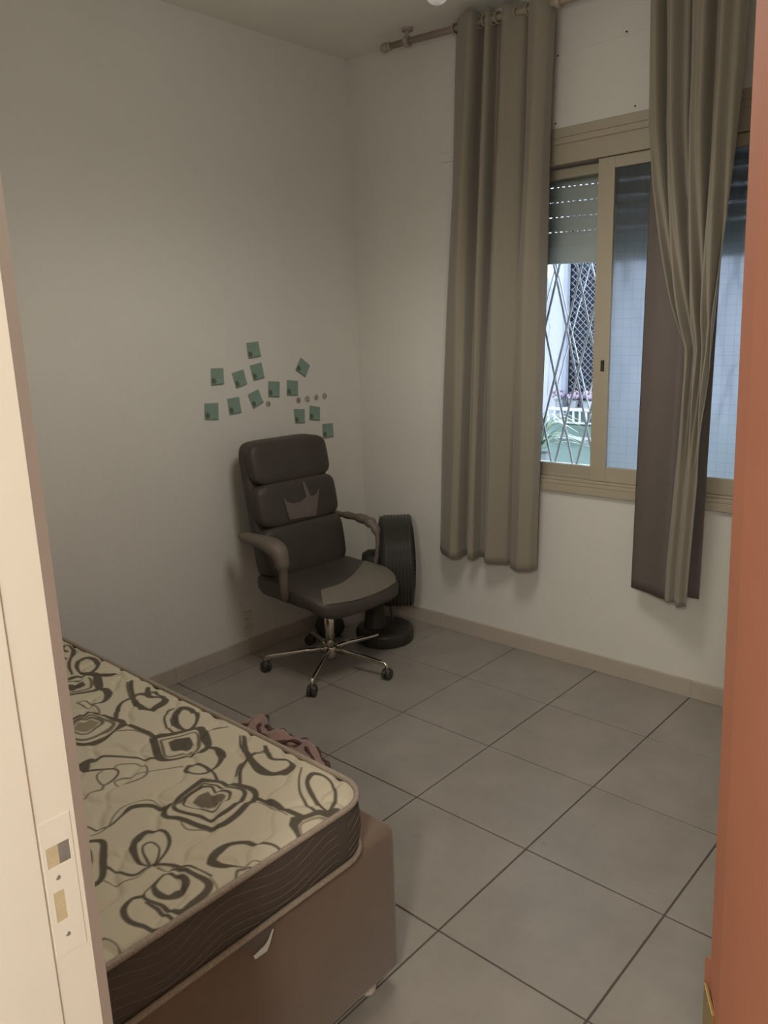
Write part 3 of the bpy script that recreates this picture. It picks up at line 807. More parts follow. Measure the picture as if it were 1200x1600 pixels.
FILLS = [(1,[1724,-2389,1713,-2366,1715,-2341,1737,-2340,1750,-2326,1762,-2326,1772,-2356,1773,-2383,1754,-2386]),(0,[1452,-2275,1453,-2254,1473,-2225,1503,-2234,1520,-2253,1515,-2273,1503,-2291,1479,-2287]),(2,[1182,-2398,1161,-2370,1173,-2342,1212,-2334,1228,-2357,1235,-2386,1210,-2398]),(0,[911,-2282,929,-2234,961,-2242,966,-2265,941,-2291]),(0,[1938,-2287,1955,-2258,1961,-2232,1976,-2208,1991,-2193,2006,-2198,2004,-2212,1975,-2245,1966,-2276,1972,-2296,1992,-2308,2019,-2319,2020,-2334,1991,-2320,1956,-2309]),(0,[2012,-2300,2000,-2282,2012,-2256,2023,-2252,2023,-2280,2025,-2308]),(0,[1378,-2491,1373,-2469,1378,-2449,1421,-2477])]

def build_top():
    step = 0.0022
    xs = np.arange(MX0, MX1 + step, step); ys = np.arange(MY0, MY1 + step, step)
    X, Y = np.meshgrid(xs, ys)
    # clamp to the rounded outline
    dx = np.maximum(np.abs(X - cx0) - ((MX1 - MX0) / 2 - RC), 0) * np.sign(X - cx0)
    dy = np.maximum(np.abs(Y - cy0) - ((MY1 - MY0) / 2 - RC), 0) * np.sign(Y - cy0)
    d = np.hypot(dx, dy)
    sc = np.where(d > RC, RC / np.maximum(d, 1e-9), 1.0)
    X = X - dx * (1 - sc); Y = Y - dy * (1 - sc)
    edge = np.minimum.reduce([(MX1 - MX0) / 2 - np.abs(X - cx0), (MY1 - MY0) / 2 - np.abs(Y - cy0)])
    d2 = np.hypot(np.maximum(np.abs(X - cx0) - ((MX1 - MX0) / 2 - RC), 0), np.maximum(np.abs(Y - cy0) - ((MY1 - MY0) / 2 - RC), 0))
    edge = np.where(d2 > 0, np.minimum(edge, RC - d2), edge)
    # quilting: wavy stitched grooves both ways
    def groove(u, v, pit, amp, wl):
        w = u + amp * np.sin(v * 2 * PI / wl) + 0.4 * amp * np.sin(v * 4.7 * PI / wl + 1)
        t = np.abs((w / pit) % 1 - 0.5) * pit      # 0 at the groove
        t = pit / 2 - t
        return np.exp(-(t / 0.010) ** 2)
    g = np.maximum(groove(X * 0.80 + Y * 0.6, X * 0.6 - Y * 0.8, 0.125, 0.016, 0.22), 0.8 * groove(X * 0.6 - Y * 0.8, X * 0.8 + Y * 0.6, 0.21, 0.014, 0.20))
    Z = MZ1 - 0.0065 * g + 0.0015 * np.sin(X * 9) * np.sin(Y * 11)
    Z -= 0.010 * np.exp(-(edge / 0.010))
    cream = np.array([0.52, 0.455, 0.335]); tones = [np.array([0.086, 0.067, 0.044]), np.array([0.14, 0.112, 0.074]), np.array([0.25, 0.21, 0.135])]
    col = np.repeat(cream[None, None, :], X.shape[0], 0).repeat(X.shape[1], 1)
    def paint(mask, tone):
        col[:] = col * (1 - mask[..., None]) + tones[tone] * mask[..., None]
    def window(xmin, xmax, ymin, ymax):
        i0, i1 = np.searchsorted(xs, [xmin, xmax]); j0, j1 = np.searchsorted(ys, [ymin, ymax])
        return slice(max(j0 - 1, 0), j1 + 1), slice(max(i0 - 1, 0), i1 + 1)
    def put(tone, acc, hid):
        if hid is not None: acc = acc * hid
        paint(acc, tone)
    def draw(ox, oy, hid):
        for tone, poly in FILLS:
            P = np.array(poly, float).reshape(-1, 2) / 1000 + (ox, oy)
            ins = np.zeros(X.shape, bool)
            for a in range(len(P)):
                x1, y1 = P[a]; x2, y2 = P[(a + 1) % len(P)]
                c = ((y1 > Y) != (y2 > Y)) & (X < (x2 - x1) * (Y - y1) / (y2 - y1 + 1e-12) + x1)
                ins ^= c
            dist = np.full(X.shape, 1.0)
            sl = window(P[:, 0].min() - .01, P[:, 0].max() + .01, P[:, 1].min() - .01, P[:, 1].max() + .01)
            xx, yy = X[sl], Y[sl]
            if xx.size:
                dl = np.full(xx.shape, 1.0)
                for a in range(len(P)):
                    p, q = P[a], P[(a + 1) % len(P)]
                    vx, vy = q - p
                    t = np.clip(((xx - p[0]) * vx + (yy - p[1]) * vy) / (vx * vx + vy * vy + 1e-12), 0, 1)
                    dl = np.minimum(dl, np.hypot(xx - p[0] - t * vx, yy - p[1] - t * vy))
                dist[sl] = dl
            put(tone, np.clip(0.5 + np.where(ins, dist, -dist) / 0.004, 0, 1), hid)
        for tone, cl, o in STROKES:
            P = np.array(o, float).reshape(-1, 3) / 1000
            P[:, 0] += ox; P[:, 1] += oy
            if cl: P = np.vstack([P, P[:1]])
            Q = cat_rom(P, (len(P) - 1) * 6 + 1)
            acc = np.zeros(X.shape)
            for a in range(len(Q) - 1):
                p, q = Q[a], Q[a + 1]
                w = max(p[2], q[2], 0.0012)
                sl = window(min(p[0], q[0]) - w - .006, max(p[0], q[0]) + w + .006, min(p[1], q[1]) - w - .006, max(p[1], q[1]) + w + .006)
                xx, yy = X[sl], Y[sl]
                if xx.size == 0: continue
                vx, vy = q[0] - p[0], q[1] - p[1]
                t = np.clip(((xx - p[0]) * vx + (yy - p[1]) * vy) / (vx * vx + vy * vy + 1e-12), 0, 1)
                dd = np.hypot(xx - p[0] - t * vx, yy - p[1] - t * vy) - np.maximum(p[2] + (q[2] - p[2]) * t, 0.0013)
                acc[sl] = np.maximum(acc[sl], np.clip(0.5 - dd / 0.0032, 0, 1))
            put(tone, acc, hid)
    draw(0, 0, None)
    # the cloth repeats further up the bed
    line = (Y - -2.115) - (X - 0.50) * ((-2.80 + 2.115) / (2.0 - 0.50))
    hid = (line < -0.0).astype(float)
    draw(-0.86, -0.245, hid)
    draw(-0.62, -0.52, hid)
    ny, nx = X.shape
    verts = np.stack([X, Y, Z], -1).reshape(-1, 3)
    idx = np.arange(nx * ny).reshape(ny, nx)
    faces = np.stack([idx[:-1, :-1], idx[:-1, 1:], idx[1:, 1:], idx[1:, :-1]], -1).reshape(-1, 4)
    me = bpy.data.meshes.new('top_panel')
    me.vertices.add(len(verts)); me.vertices.foreach_set('co', verts.ravel().astype(np.float32))
    me.loops.add(faces.size); me.loops.foreach_set('vertex_index', faces.ravel().astype(np.int32))
    me.polygons.add(len(faces))
    me.polygons.foreach_set('loop_start', np.arange(0, faces.size, 4, dtype=np.int32))
    me.polygons.foreach_set('use_smooth', np.ones(len(faces), dtype=bool))
    me.update(calc_edges=True)
    at = me.color_attributes.new('Col', 'FLOAT_COLOR', 'POINT')
    rgba = np.concatenate([col.reshape(-1, 3), np.ones((nx * ny, 1))], 1)
    at.data.foreach_set('color', rgba.ravel().astype(np.float32))
    me.materials.append(M['ticking'])
    return link('top_panel', me, matt)
build_top()
MB().prism(mat_outline(8, 0.006), 2, MZ0 + 0.001, MZ0 + 0.012).obj('underside', 'lining', matt)

# ---------------------------------------------------------------- crumpled pink rug beside the bed
rg = empty('rug', (0, 0, 0))
tag(rg, 'crumpled dusty pink plush rug with dark red edging beside the bed', 'rug')
top = np.array([(0.545, -1.50), (0.60, -1.437), (0.643, -1.385), (0.642, -1.330), (0.70, -1.372), (0.74, -1.378), (0.806, -1.362), (0.85, -1.372), (0.893, -1.354), (0.961, -1.364), (1.044, -1.391), (1.11, -1.42), (1.16, -1.475)])
T = cat_rom(top, 64)
def rug_z(x, y, t): return 0.020 + 0.014 * math.sin(x * 38 + 2.2 * math.sin(y * 17)) * math.exp(-t * 1.5) + 0.014 * math.sin(t * 16.0 + math.sin(x * 15) * 1.2)
rows = []
for t in np.linspace(0, 1, 34):
    row = []
    for k, q in enumerate(T):
        ex = q[0] + (0.03 * math.sin(t * 5) if k > 50 else 0)
        yy = q[1] * (1 - t) + (-1.93) * t
        z = max(0.008, rug_z(q[0], yy, t * 1.6)) * (0.55 if t == 0 else 1)
        row.append((ex, yy, z))
    rows.append(row)
MB().grid(rows).obj('pile', 'rug', rg, smooth=True, thick=0.012)
# scalloped dark bands: border and two ruffles
for off, zz, ww in ((0.0, 0.012, 0.012), (0.085, 0.036, 0.008)):
    pts = []
    for k, q in enumerate(T):
        wob = 0.012 * math.sin(k * 0.9 + off * 40)
        y = q[1] - off * (0.8 + 0.35 * math.sin(k * 0.21 + off * 9)) + wob * 0.5
        pts.append((q[0], y, zz + 0.006 * math.sin(k * 0.9)))
    MB().tube(pts, [ww * (0.8 + 0.3 * math.sin(k * 1.3)) for k in range(len(pts))], 8).obj('edging', 'rug_edge', rg, smooth=True)

# ================================================================ curtains
def rod_z(x): return 2.934 - 0.056 * (x - 0.36)
rod = empty('curtain_rod', (0, -0.12, 0))
tag(rod, 'brown wooden curtain rod hung from the ceiling', 'curtain rod')
MB().tube([(0.40, 0, rod_z(0.40)), (2.42, 0, rod_z(2.42))], 0.0145, 14).obj('pole', 'rod', rod, smooth=True)
for x, s in ((0.40, -1), (2.42, 1)):
    mt = Matrix.Translation((x, 0, rod_z(x))) @ Matrix.Rotation(s * PI / 2, 4, 'Y')
    MB().lathe([(0.0, 0.058), (0.012, 0.056), (0.02, 0.046), (0.0225, 0.034), (0.02, 0.02), (0.015, 0.012), (0.019, 0.008), (0.019, 0.0), (0.015, -0.004)], 16, mt).obj('finial', 'rod', rod, smooth=True)
for x in (0.505, 1.30, 2.30):
    z = rod_z(x)
    br = MB().tube([(x, 0.0, H - 0.003), (x, 0.0, z + 0.012)], [0.010, 0.008], 10)
    mt = Matrix.Translation((x, 0, z)) @ Matrix.Rotation(PI / 2, 4, 'Y')
    br.lathe([(0.0145, -0.011), (0.024, -0.011), (0.026, 0.0), (0.024, 0.011), (0.0145, 0.011)], 18, mt)
    br.lathe([(0.026, H - 0.012), (0.026, H - 0.0005)], 18, Matrix.Translation((x, 0, 0)))
    br.obj('ceiling_bracket', 'rod', rod, smooth=False)

# left curtain
bot = np.array([(0.612, -0.065), (0.668, -0.125), (0.755, -0.172), (0.782, -0.150), (0.775, -0.055), (0.800, -0.055), (0.842, -0.137), (0.862, -0.122), (0.858, -0.045), (0.890, -0.060), (0.950, -0.140), (1.000, -0.115), (1.045, -0.095), (1.066, -0.060), (1.092, -0.130), (1.150, -0.162), (1.196, -0.125), (1.204, -0.07)])
tp = bot.copy()
u = (bot[:, 0] - 0.612) / (1.204 - 0.612)
tp[:, 0] = 0.770 + u * (1.272 - 0.770)
tp[:, 1] = -0.120 + (bot[:, 1] + 0.105) * 0.85
NB = 150
T_ = cat_rom(tp, NB)
tt = np.linspace(0, len(bot) - 1, NB)
B_ = np.stack([np.interp(tt, np.arange(len(bot)), bot[:, c]) for c in (0, 1)], 1)
rows = []
for i, t in enumerate(np.linspace(0, 1, 60)):
    row = []
    for k in range(NB):
        zt_ = rod_z(T_[k][0]) + 0.036
        e = t ** 0.9
        x = T_[k][0] * (1 - e) + B_[k][0] * e
        y = T_[k][1] * (1 - e) + B_[k][1] * e
        # let the folds drift a little on the way down
        x += 0.006 * math.sin(t * 5 + k * 0.11) * math.sin(PI * t)
        y += 0.010 * math.sin(t * 7 + k * 0.16) * math.sin(PI * t)
        z = zt_ * (1 - t) + 0.470 * t
        row.append((x, min(y, -0.028), z))
    rows.append(row)
cu = MB().grid(rows).obj('curtain', 'curtain', None, smooth=True, thick=0.003)
tag(cu, 'long beige curtain hanging straight at the window\'s corner side', 'curtain', 'window curtains')
for k in (3, 24, 48, 62, 80, 98, 118, 138):
    x = T_[k][0]
    mt = Matrix.Translation((x, -0.12, rod_z(x))) @ Matrix.Rotation(PI / 2, 4, 'Y') @ Matrix.Rotation(0.3, 4, 'X')
    MB().lathe([(0.0205, -0.003), (0.026, -0.003), (0.026, 0.003), (0.0205, 0.003), (0.0205, -0.003)], 16, mt).obj('eyelet', 'rod', cu)

# right curtain: beige face drawn together over a straight brown lining
cr = empty('curtain', (0, 0, 0))
tag(cr, 'beige curtain twisted over its dark brown lining in mid window', 'curtain', 'window curtains')
zt0 = rod_z(1.87) + 0.03
ZL = [zt0, 2.334, 2.126, 1.912, 1.719, 1.573, 1.512, 1.40, 1.326, 1.122, 0.857, 0.636, 0.474]
XL = [1.704, 1.727, 1.755, 1.796, 1.837, 1.875, 1.893, 1.897, 1.896, 1.893, 1.883, 1.873, 1.872]
ZR = [zt0, 2.685, 2.486, 2.302, 2.112, 1.87, 1.664, 1.475, 1.28, 1.027, 0.736, 0.474]
XRr = [2.045, 2.037, 2.034, 2.027, 2.020, 2.009, 1.999, 1.994, 1.989, 1.984, 1.976, 1.967]
rows = []
NK = 120
for z in list(np.linspace(zt0, 1.60, 60)) + list(np.linspace(1.585, 1.42, 24)) + list(np.linspace(1.40, 0.474, 50)):
    xl = np.interp(-z, [-q for q in ZL], XL); xr = np.interp(-z, [-q for q in ZR], XRr)
    row = []
    pin = math.exp(-((z - 1.50) / 0.10) ** 2)
    low = max(0.0, min(1.0, (1.6 - z) / 0.6))
    for k in range(NK):
        s = k / (NK - 1)
        am = 0.030 * (1 - 0.5 * pin)
        ph = 2 * PI * ((3.5 - 1.2 * low) * s + 0.25 * math.sin(z * 2.0))
        y = -0.150 + am * math.sin(ph) * (1 - 0.55 * low) + 0.012 * math.sin(2 * PI * (9 * s) + z * 3) * (1 - low)
        y -= 0.020 * low
        y -= 0.030 * math.exp(-((s - 0.12) / 0.16) ** 2) * math.exp(-((z - 1.75) / 0.35) ** 2)    # rolled leading edge
        y += 0.035 * pin * math.exp(-(s / 0.10) ** 2)
        y += 0.020 * pin * math.exp(-((s - 0.35) / 0.12) ** 2)
        x = xl + (xr - xl) * (s + 0.02 * math.sin(ph * 1.0 + 1) * (1 - low))
        row.append((x, y, z + (0.006 * math.sin(6 * s) if z < 0.48 else 0)))
    rows.append(row)
MB().grid(rows).obj('beige_face', 'curtain', cr, smooth=True, thick=0.003)
lb = np.array([(1.694, -0.088), (1.770, -0.118), (1.850, -0.150), (1.882, -0.155), (1.905, -0.120), (1.935, -0.074), (1.982, -0.066)])
lt = np.array([(1.708, -0.100), (1.770, -0.112), (1.84, -0.105), (1.885, -0.112), (1.93, -0.105), (1.985, -0.112), (2.040, -0.105)])
LB = cat_rom(lb, 60); LT = cat_rom(lt, 60)
rows = []
for t in np.linspace(0, 1, 50):
    z = zt0 - 0.02
    row = []
    for k in range(60):
        e = t
        xr_shift = 0.0
        x = LT[k][0] * (1 - e) + LB[k][0] * e
        if k > 30:
            # the right edge hangs straight just past the beige face
            xr = np.interp(t, [0, 0.35, 0.5, 1.0], [2.025, 1.992, 1.989, 1.982])
            x = min(x, xr)
        y = LT[k][1] * (1 - e) + LB[k][1] * e + 0.003 * math.sin(k * 0.35 + t * 4)
        row.append((x, y, (zt0 - 0.02) * (1 - t) + 0.482 * t))
    rows.append(row)
MB().grid(rows).obj('lining', 'lining', cr, smooth=True, thick=0.002)
for x in (1.73, 1.79, 1.85, 1.91, 1.97, 2.02):
    mt = Matrix.Translation((x, -0.12, rod_z(x))) @ Matrix.Rotation(PI / 2, 4, 'Y') @ Matrix.Rotation(0.3, 4, 'X')
    MB().lathe([(0.0205, -0.003), (0.026, -0.003), (0.026, 0.003), (0.0205, 0.003), (0.0205, -0.003)], 16, mt).obj('eyelet', 'rod', cr)

# ================================================================ office chair
ch = empty('office_chair', (0.46, -0.76, 0.0), -0.05)
tag(ch, 'black padded high-back swivel chair with a crown print', 'chair')
A0 = math.radians(12) + 0.05
hub = MB().lathe([(0.0, 0.045), (0.026, 0.047), (0.034, 0.06), (0.036, 0.11), (0.030, 0.118), (0.0, 0.118)], 20)
hub.obj('hub', 'chrome', ch, smooth=True)
for k in range(5):
    a = A0 + 2 * PI * k / 5
    d = Vector((math.cos(a), math.sin(a), 0))
    lg = MB().tube([d * 0.02 + Vector((0, 0, 0.097)), d * 0.12 + Vector((0, 0, 0.095)), d * 0.25 + Vector((0, 0, 0.082)), d * 0.305 + Vector((0, 0, 0.076)), d * 0.318 + Vector((0, 0, 0.066)), d * 0.320 + Vector((0, 0, 0.035))],
                   [0.014, 0.012, 0.010, 0.009, 0.0085, 0.007], 10, flat=1.2)
    leg = lg.obj('star_leg', 'chrome', ch, smooth=True)
    ca = random.uniform(0, 6.28)
    side = Vector((math.cos(ca), math.sin(ca), 0))
    cst = empty('caster', (0, 0, 0)); cst.parent = leg
    c0 = d * 0.320 + Vector((0, 0, 0.0265))
    for sgn in (-1, 1):
        mt = Matrix.Translation(c0 + side * 0.011 * sgn) @ side.to_track_quat('Z', 'Y').to_matrix().to_4x4()
        MB().lathe([(0.012, -0.008), (0.0245, -0.008), (0.0265, -0.003), (0.0265, 0.003), (0.0245, 0.008), (0.012, 0.008)], 18, mt).obj('wheel', 'plastic', leg, smooth=False)
    MB().lathe([(0.0, 0.058), (0.015, 0.054), (0.020, 0.044), (0.020, 0.030)], 14, Matrix.Translation((c0.x, c0.y, 0))).obj('caster_hood', 'plastic', leg, smooth=True)
    bpy.data.objects.remove(cst)
MB().lathe([(0.0, 0.11), (0.0245, 0.112), (0.0245, 0.270), (0.020, 0.275), (0.0, 0.275)], 20).obj('gas_column', 'chrome', ch, smooth=True)
MB().lathe([(0.028, 0.268), (0.029, 0.29), (0.020, 0.292)], 18).obj('collar', 'plastic', ch)
MB().lathe([(0.0135, 0.285), (0.0135, 0.385)], 16).obj('piston', 'chrome', ch, smooth=True)
MB().box(-0.13, 0.11, -0.075, 0.075, 0.375, 0.412).obj('tilt_mechanism', 'plastic', ch, bevel=0.008)
mt = Matrix.Translation((-0.01, -0.10, 0.372))
MB().lathe([(0.0, -0.035), (0.030, -0.033), (0.034, -0.02), (0.034, 0.03)], 18, mt).obj('tension_knob', 'plastic', ch, smooth=True)
MB().tube([(0.02, 0.06, 0.385), (0.03, 0.24, 0.385), (0.03, 0.29, 0.378)], [0.005, 0.005, 0.008], 8).obj('height_lever', 'chrome', ch, smooth=True)
# seat pan and cushion
sv, sf = rounded_slab(0.49, 0.53, 0.05, 0.35, 0.5)
MB().add([(x - 0.005, y, z + 0.422 - (0.012 * x)) for x, y, z in sv], sf).obj('seat_pan', 'plastic', ch, smooth=True)
sv, sf = rounded_slab(0.52, 0.545, 0.095, 0.32, 0.45, 44, 18)
def seat_w(x, y, z):
    # waterfall front, dished middle
    drop = 0.055 * max(0.0, (x - 0.10) / 0.16) ** 2
    bow = 0.03 * (1 - (y / 0.27) ** 2) * max(0.0, x) / 0.26
    dish = 0.012 * math.exp(-(x * x + y * y) / 0.02) if z > 0 else 0
    return (x + 0.005 + bow, y, z + 0.452 - drop - dish - 0.02 * x)
MB().add([seat_w(*p) for p in sv], sf).obj('seat', 'leather', ch, smooth=True)
# paler skin laid over the window-side front of the seat
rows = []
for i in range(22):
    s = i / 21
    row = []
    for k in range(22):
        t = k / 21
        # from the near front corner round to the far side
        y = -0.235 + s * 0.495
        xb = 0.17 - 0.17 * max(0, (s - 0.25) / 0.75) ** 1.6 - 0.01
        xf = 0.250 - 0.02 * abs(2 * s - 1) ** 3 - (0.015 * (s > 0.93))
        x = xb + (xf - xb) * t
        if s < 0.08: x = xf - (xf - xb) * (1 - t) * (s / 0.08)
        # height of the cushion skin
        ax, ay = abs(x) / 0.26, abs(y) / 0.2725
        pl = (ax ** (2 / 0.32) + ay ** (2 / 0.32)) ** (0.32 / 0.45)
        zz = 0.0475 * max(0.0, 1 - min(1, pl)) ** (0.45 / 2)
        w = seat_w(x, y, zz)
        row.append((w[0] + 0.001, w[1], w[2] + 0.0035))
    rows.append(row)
MB().grid(rows).obj('pale_seat_front', 'leather_pale', ch, smooth=True)['label'] = 'paler leather on the seat front'
# backrest: shell and three stuffed rolls, leaning back
def back_pt(x, y, z):
    """x forward of the back plane, z height on the back from 0 (bottom) to 0.64"""
    lean = 0.115 * max(0.0, z / 0.64) ** 1.2
    return (-0.175 - lean + x, y, 0.475 + z)
sv, sf = rounded_slab(0.085, 0.50, 0.655, 0.5, 0.22, 36, 22)
MB().add([back_pt(x - 0.025, y * (1.0 - 0.03 * ((z + 0.33) / 0.66)), z + 0.3275 - 0.01) for x, y, z in sv], sf).obj('back_shell', 'leather', ch, smooth=True)
for nm, zc, hh, dp, wd_ in (('headrest_roll', 0.545, 0.205, 0.105, 0.475), ('backrest_roll', 0.348, 0.215, 0.120, 0.490), ('lumbar_roll', 0.125, 0.26, 0.120, 0.505)):
    sv, sf = rounded_slab(dp, wd_, hh, 0.35, 0.38, 40, 18)
    pts = []
    for x, y, z in sv:
        bow = -0.018 * (y / 0.25) ** 2 * 0
        pts.append(back_pt(x + 0.012 + bow, y, z + zc))
    MB().add(pts, sf).obj(nm, 'leather', ch, smooth=True)
# crown print on the middle roll
cr_poly = [(-0.115, 0.035), (-0.100, -0.075), (0.065, -0.085), (0.100, 0.012), (0.118, 0.052), (0.092, 0.020), (0.066, 0.012), (0.050, 0.014), (0.030, 0.085), (0.018, 0.088), (0.018, 0.05), (0.022, 0.016), (-0.02, -0.005), (-0.065, -0.002), (-0.092, 0.008)]
bm = bmesh.new()
vs_ = [bm.verts.new((0, y, z)) for y, z in cr_poly]
bm.faces.new(vs_)
bmesh.ops.triangulate(bm, faces=bm.faces)
for _ in range(3):
    bmesh.ops.subdivide_edges(bm, edges=bm.edges[:], cuts=1, use_grid_fill=True)
for v in bm.verts:
    y, z = v.co.y + 0.005, v.co.z
    zc, hh, dp, wd_ = 0.348, 0.215, 0.120, 0.490
    ay = abs(y) / (wd_ / 2); az = abs(z) / (hh / 2)
    b = max(0.0, 1 - min(1, az) ** (2 / 0.38)) ** (0.38 / 2)
    a = max(0.0, 1 - min(1, ay / max(b, 1e-3)) ** (2 / 0.35)) ** (0.35 / 2)
    v.co = back_pt(dp / 2 * b * a + 0.012 + 0.0035, y, z + zc)
me = bpy.data.meshes.new('crown_print')
bm.to_mesh(me); bm.free()
me.materials.append(M['crown'])
link('crown_print', me, ch)['label'] = 'pale grey crown printed on the backrest'
# armrests
for sgn in (-1, 1):
    yy = 0.300 * sgn
    pth = cat_rom([(-0.275, yy * 0.97, 0.688), (-0.16, yy, 0.692), (-0.04, yy, 0.688), (0.028, yy, 0.665), (0.052, yy, 0.61), (0.050, yy * 0.99, 0.53), (0.040, yy * 0.96, 0.465), (0.025, yy * 0.90, 0.432)], 30)
    rad = []
    for k in range(30):
        t = k / 29
        r = 0.026 if t < 0.05 else (0.034 + 0.014 * math.exp(-((t - 0.36) / 0.14) ** 2) if t < 0.62 else 0.022 - 0.006 * (t - 0.62) / 0.38)
        if sgn > 0: r = 0.020 + 0.010 * math.exp(-((t - 0.33) / 0.13) ** 2) + 0.004 * math.sin(k * 1.9) if t < 0.55 else 0.0135
        rad.append(r * (1.0 if k else 0.6))
    arm = MB().tube(pth, rad, 14, flat=0.8).obj('armrest', 'arm_wrap', ch, smooth=True)
    if sgn > 0: MB().tube([(0.02, 0.275, 0.445), (0.02, 0.275, 0.472)], [0.006, 0.008], 8).obj('bolt', 'plastic', arm)

# ---------------------------------------------------------------- fan behind the chair
fan = empty('floor_fan', (0.405, -0.352, 0.0), math.atan2(0.67, 0.74))
tag(fan, 'black round floor fan standing in the room corner', 'fan')
MB().lathe([(0.0, 0.0), (0.146, 0.0), (0.154, 0.010), (0.155, 0.055), (0.148, 0.072), (0.130, 0.082), (0.05, 0.088), (0.0, 0.088)], 36, Matrix.Translation((0.035, 0, 0))).obj('base', 'fan_black', fan, smooth=True)
cm = []
for t in np.linspace(0, 1, 9):
    w = 0.040 + 0.045 * (1 - t) ** 2.2; d = 0.035 + 0.03 * (1 - t) ** 2
    z = 0.05 + t * 0.38
    cm.append([(-0.015 + d * cx_, w * cy_, z) for cx_, cy_ in ((1, -.5), (1, .5), (.5, 1), (-.5, 1), (-1, .5), (-1, -.5), (-.5, -1), (.5, -1), (1, -.5))])
MB().grid(cm).obj('column', 'fan_black', fan, smooth=True)
FZ = 0.438
ax = Matrix.Translation((0.0, 0, FZ)) @ Matrix.Rotation(PI / 2, 4, 'Y')     # local z -> fan axis
MB().lathe([(0.0, -0.075), (0.045, -0.07), (0.062, -0.04), (0.064, 0.03), (0.05, 0.055), (0.0, 0.06)], 24, ax).obj('motor_housing', 'fan_black', fan, smooth=True)
pr = [(0.205, 0.022), (0.232, 0.033), (0.240, 0.05)]
for q in range(43):
    pr.append((0.240 + 0.0022 * math.cos(q * PI / 3), 0.055 + q * 0.0029))
pr += [(0.240, 0.182), (0.232, 0.192), (0.224, 0.192), (0.232, 0.18), (0.232, 0.06), (0.205, 0.028)]
MB().lathe(pr, 64, ax).obj('shroud', 'fan_black', fan, smooth=True)
for nm, h0, h1, hr in (('rear_grille', 0.028, 0.010, 0.04), ('front_grille', 0.186, 0.205, 0.045)):
    g = MB()
    for k in range(48):
        a = 2 * PI * k / 48
        p = []
        for t in (0, 0.35, 0.7, 1.0):
            r = hr + (0.235 - hr) * t
            h = h1 + (h0 - h1) * t ** 2.5
            p.append(ax @ Vector((r * math.cos(a + 0.25 * (1 - t)), r * math.sin(a + 0.25 * (1 - t)), h)))
        g.tube(p, 0.0016, 4, caps=False)
    for r in (0.09, 0.15, 0.2, 0.236):
        h = h1 + (h0 - h1) * ((r - hr) / (0.235 - hr)) ** 2.5
        ring = [ax @ Vector((r * math.cos(2 * PI * q / 40), r * math.sin(2 * PI * q / 40), h)) for q in range(41)]
        g.tube(ring, 0.002, 4, caps=False)
    g.lathe([(0.0, h1 - 0.004), (0.05, h1 - 0.004), (0.05, h1 + 0.004), (0.0, h1 + 0.006)], 20, ax)
    g.obj(nm, 'fan_black', fan)
for k in range(3):
    a0 = 2 * PI * k / 3
    rows = []
    for t in np.linspace(0, 1, 8):
        row = []
        for s in np.linspace(-1, 1, 8):
            r = 0.04 + 0.175 * t
            a = a0 + s * (0.35 + 0.25 * t)
            row.append(ax @ Vector((r * math.cos(a), r * math.sin(a), 0.105 + s * 0.03)))
        rows.append(row)
    MB().grid(rows).obj('blade', 'plastic', fan, smooth=True, thick=0.003)
MB().lathe([(0.0, 0.06), (0.042, 0.065), (0.042, 0.13), (0.0, 0.14)], 20, ax).obj('blade_hub', 'plastic', fan, smooth=True)
MB().tube([(0.065, -0.02, 0.22), (0.075, -0.02, 0.14), (0.09, -0.02, 0.055)], [0.004, 0.006, 0.009], 8).obj('power_cord', 'cord', fan)

bagm = MB()
sv, sf = rounded_slab(0.17, 0.15, 0.20, 0.8, 0.9, 20, 10)
bag = MB().add([(x * (1 - 0.9 * max(0, z + 0.02) / 0.13), y * (1 - 0.8 * max(0, z + 0.02) / 0.13) + 0.02 * max(0, z), z + 0.082) for x, y, z in sv], sf).obj('cloth_bag', 'bag', None, smooth=True)
bag.location = (0.155, -0.47, 0.0)
for v in bag.data.vertices:
    v.co.z = max(v.co.z, 0.0)
tag(bag, 'small dark slumped bag on the floor behind the chair base', 'bag')

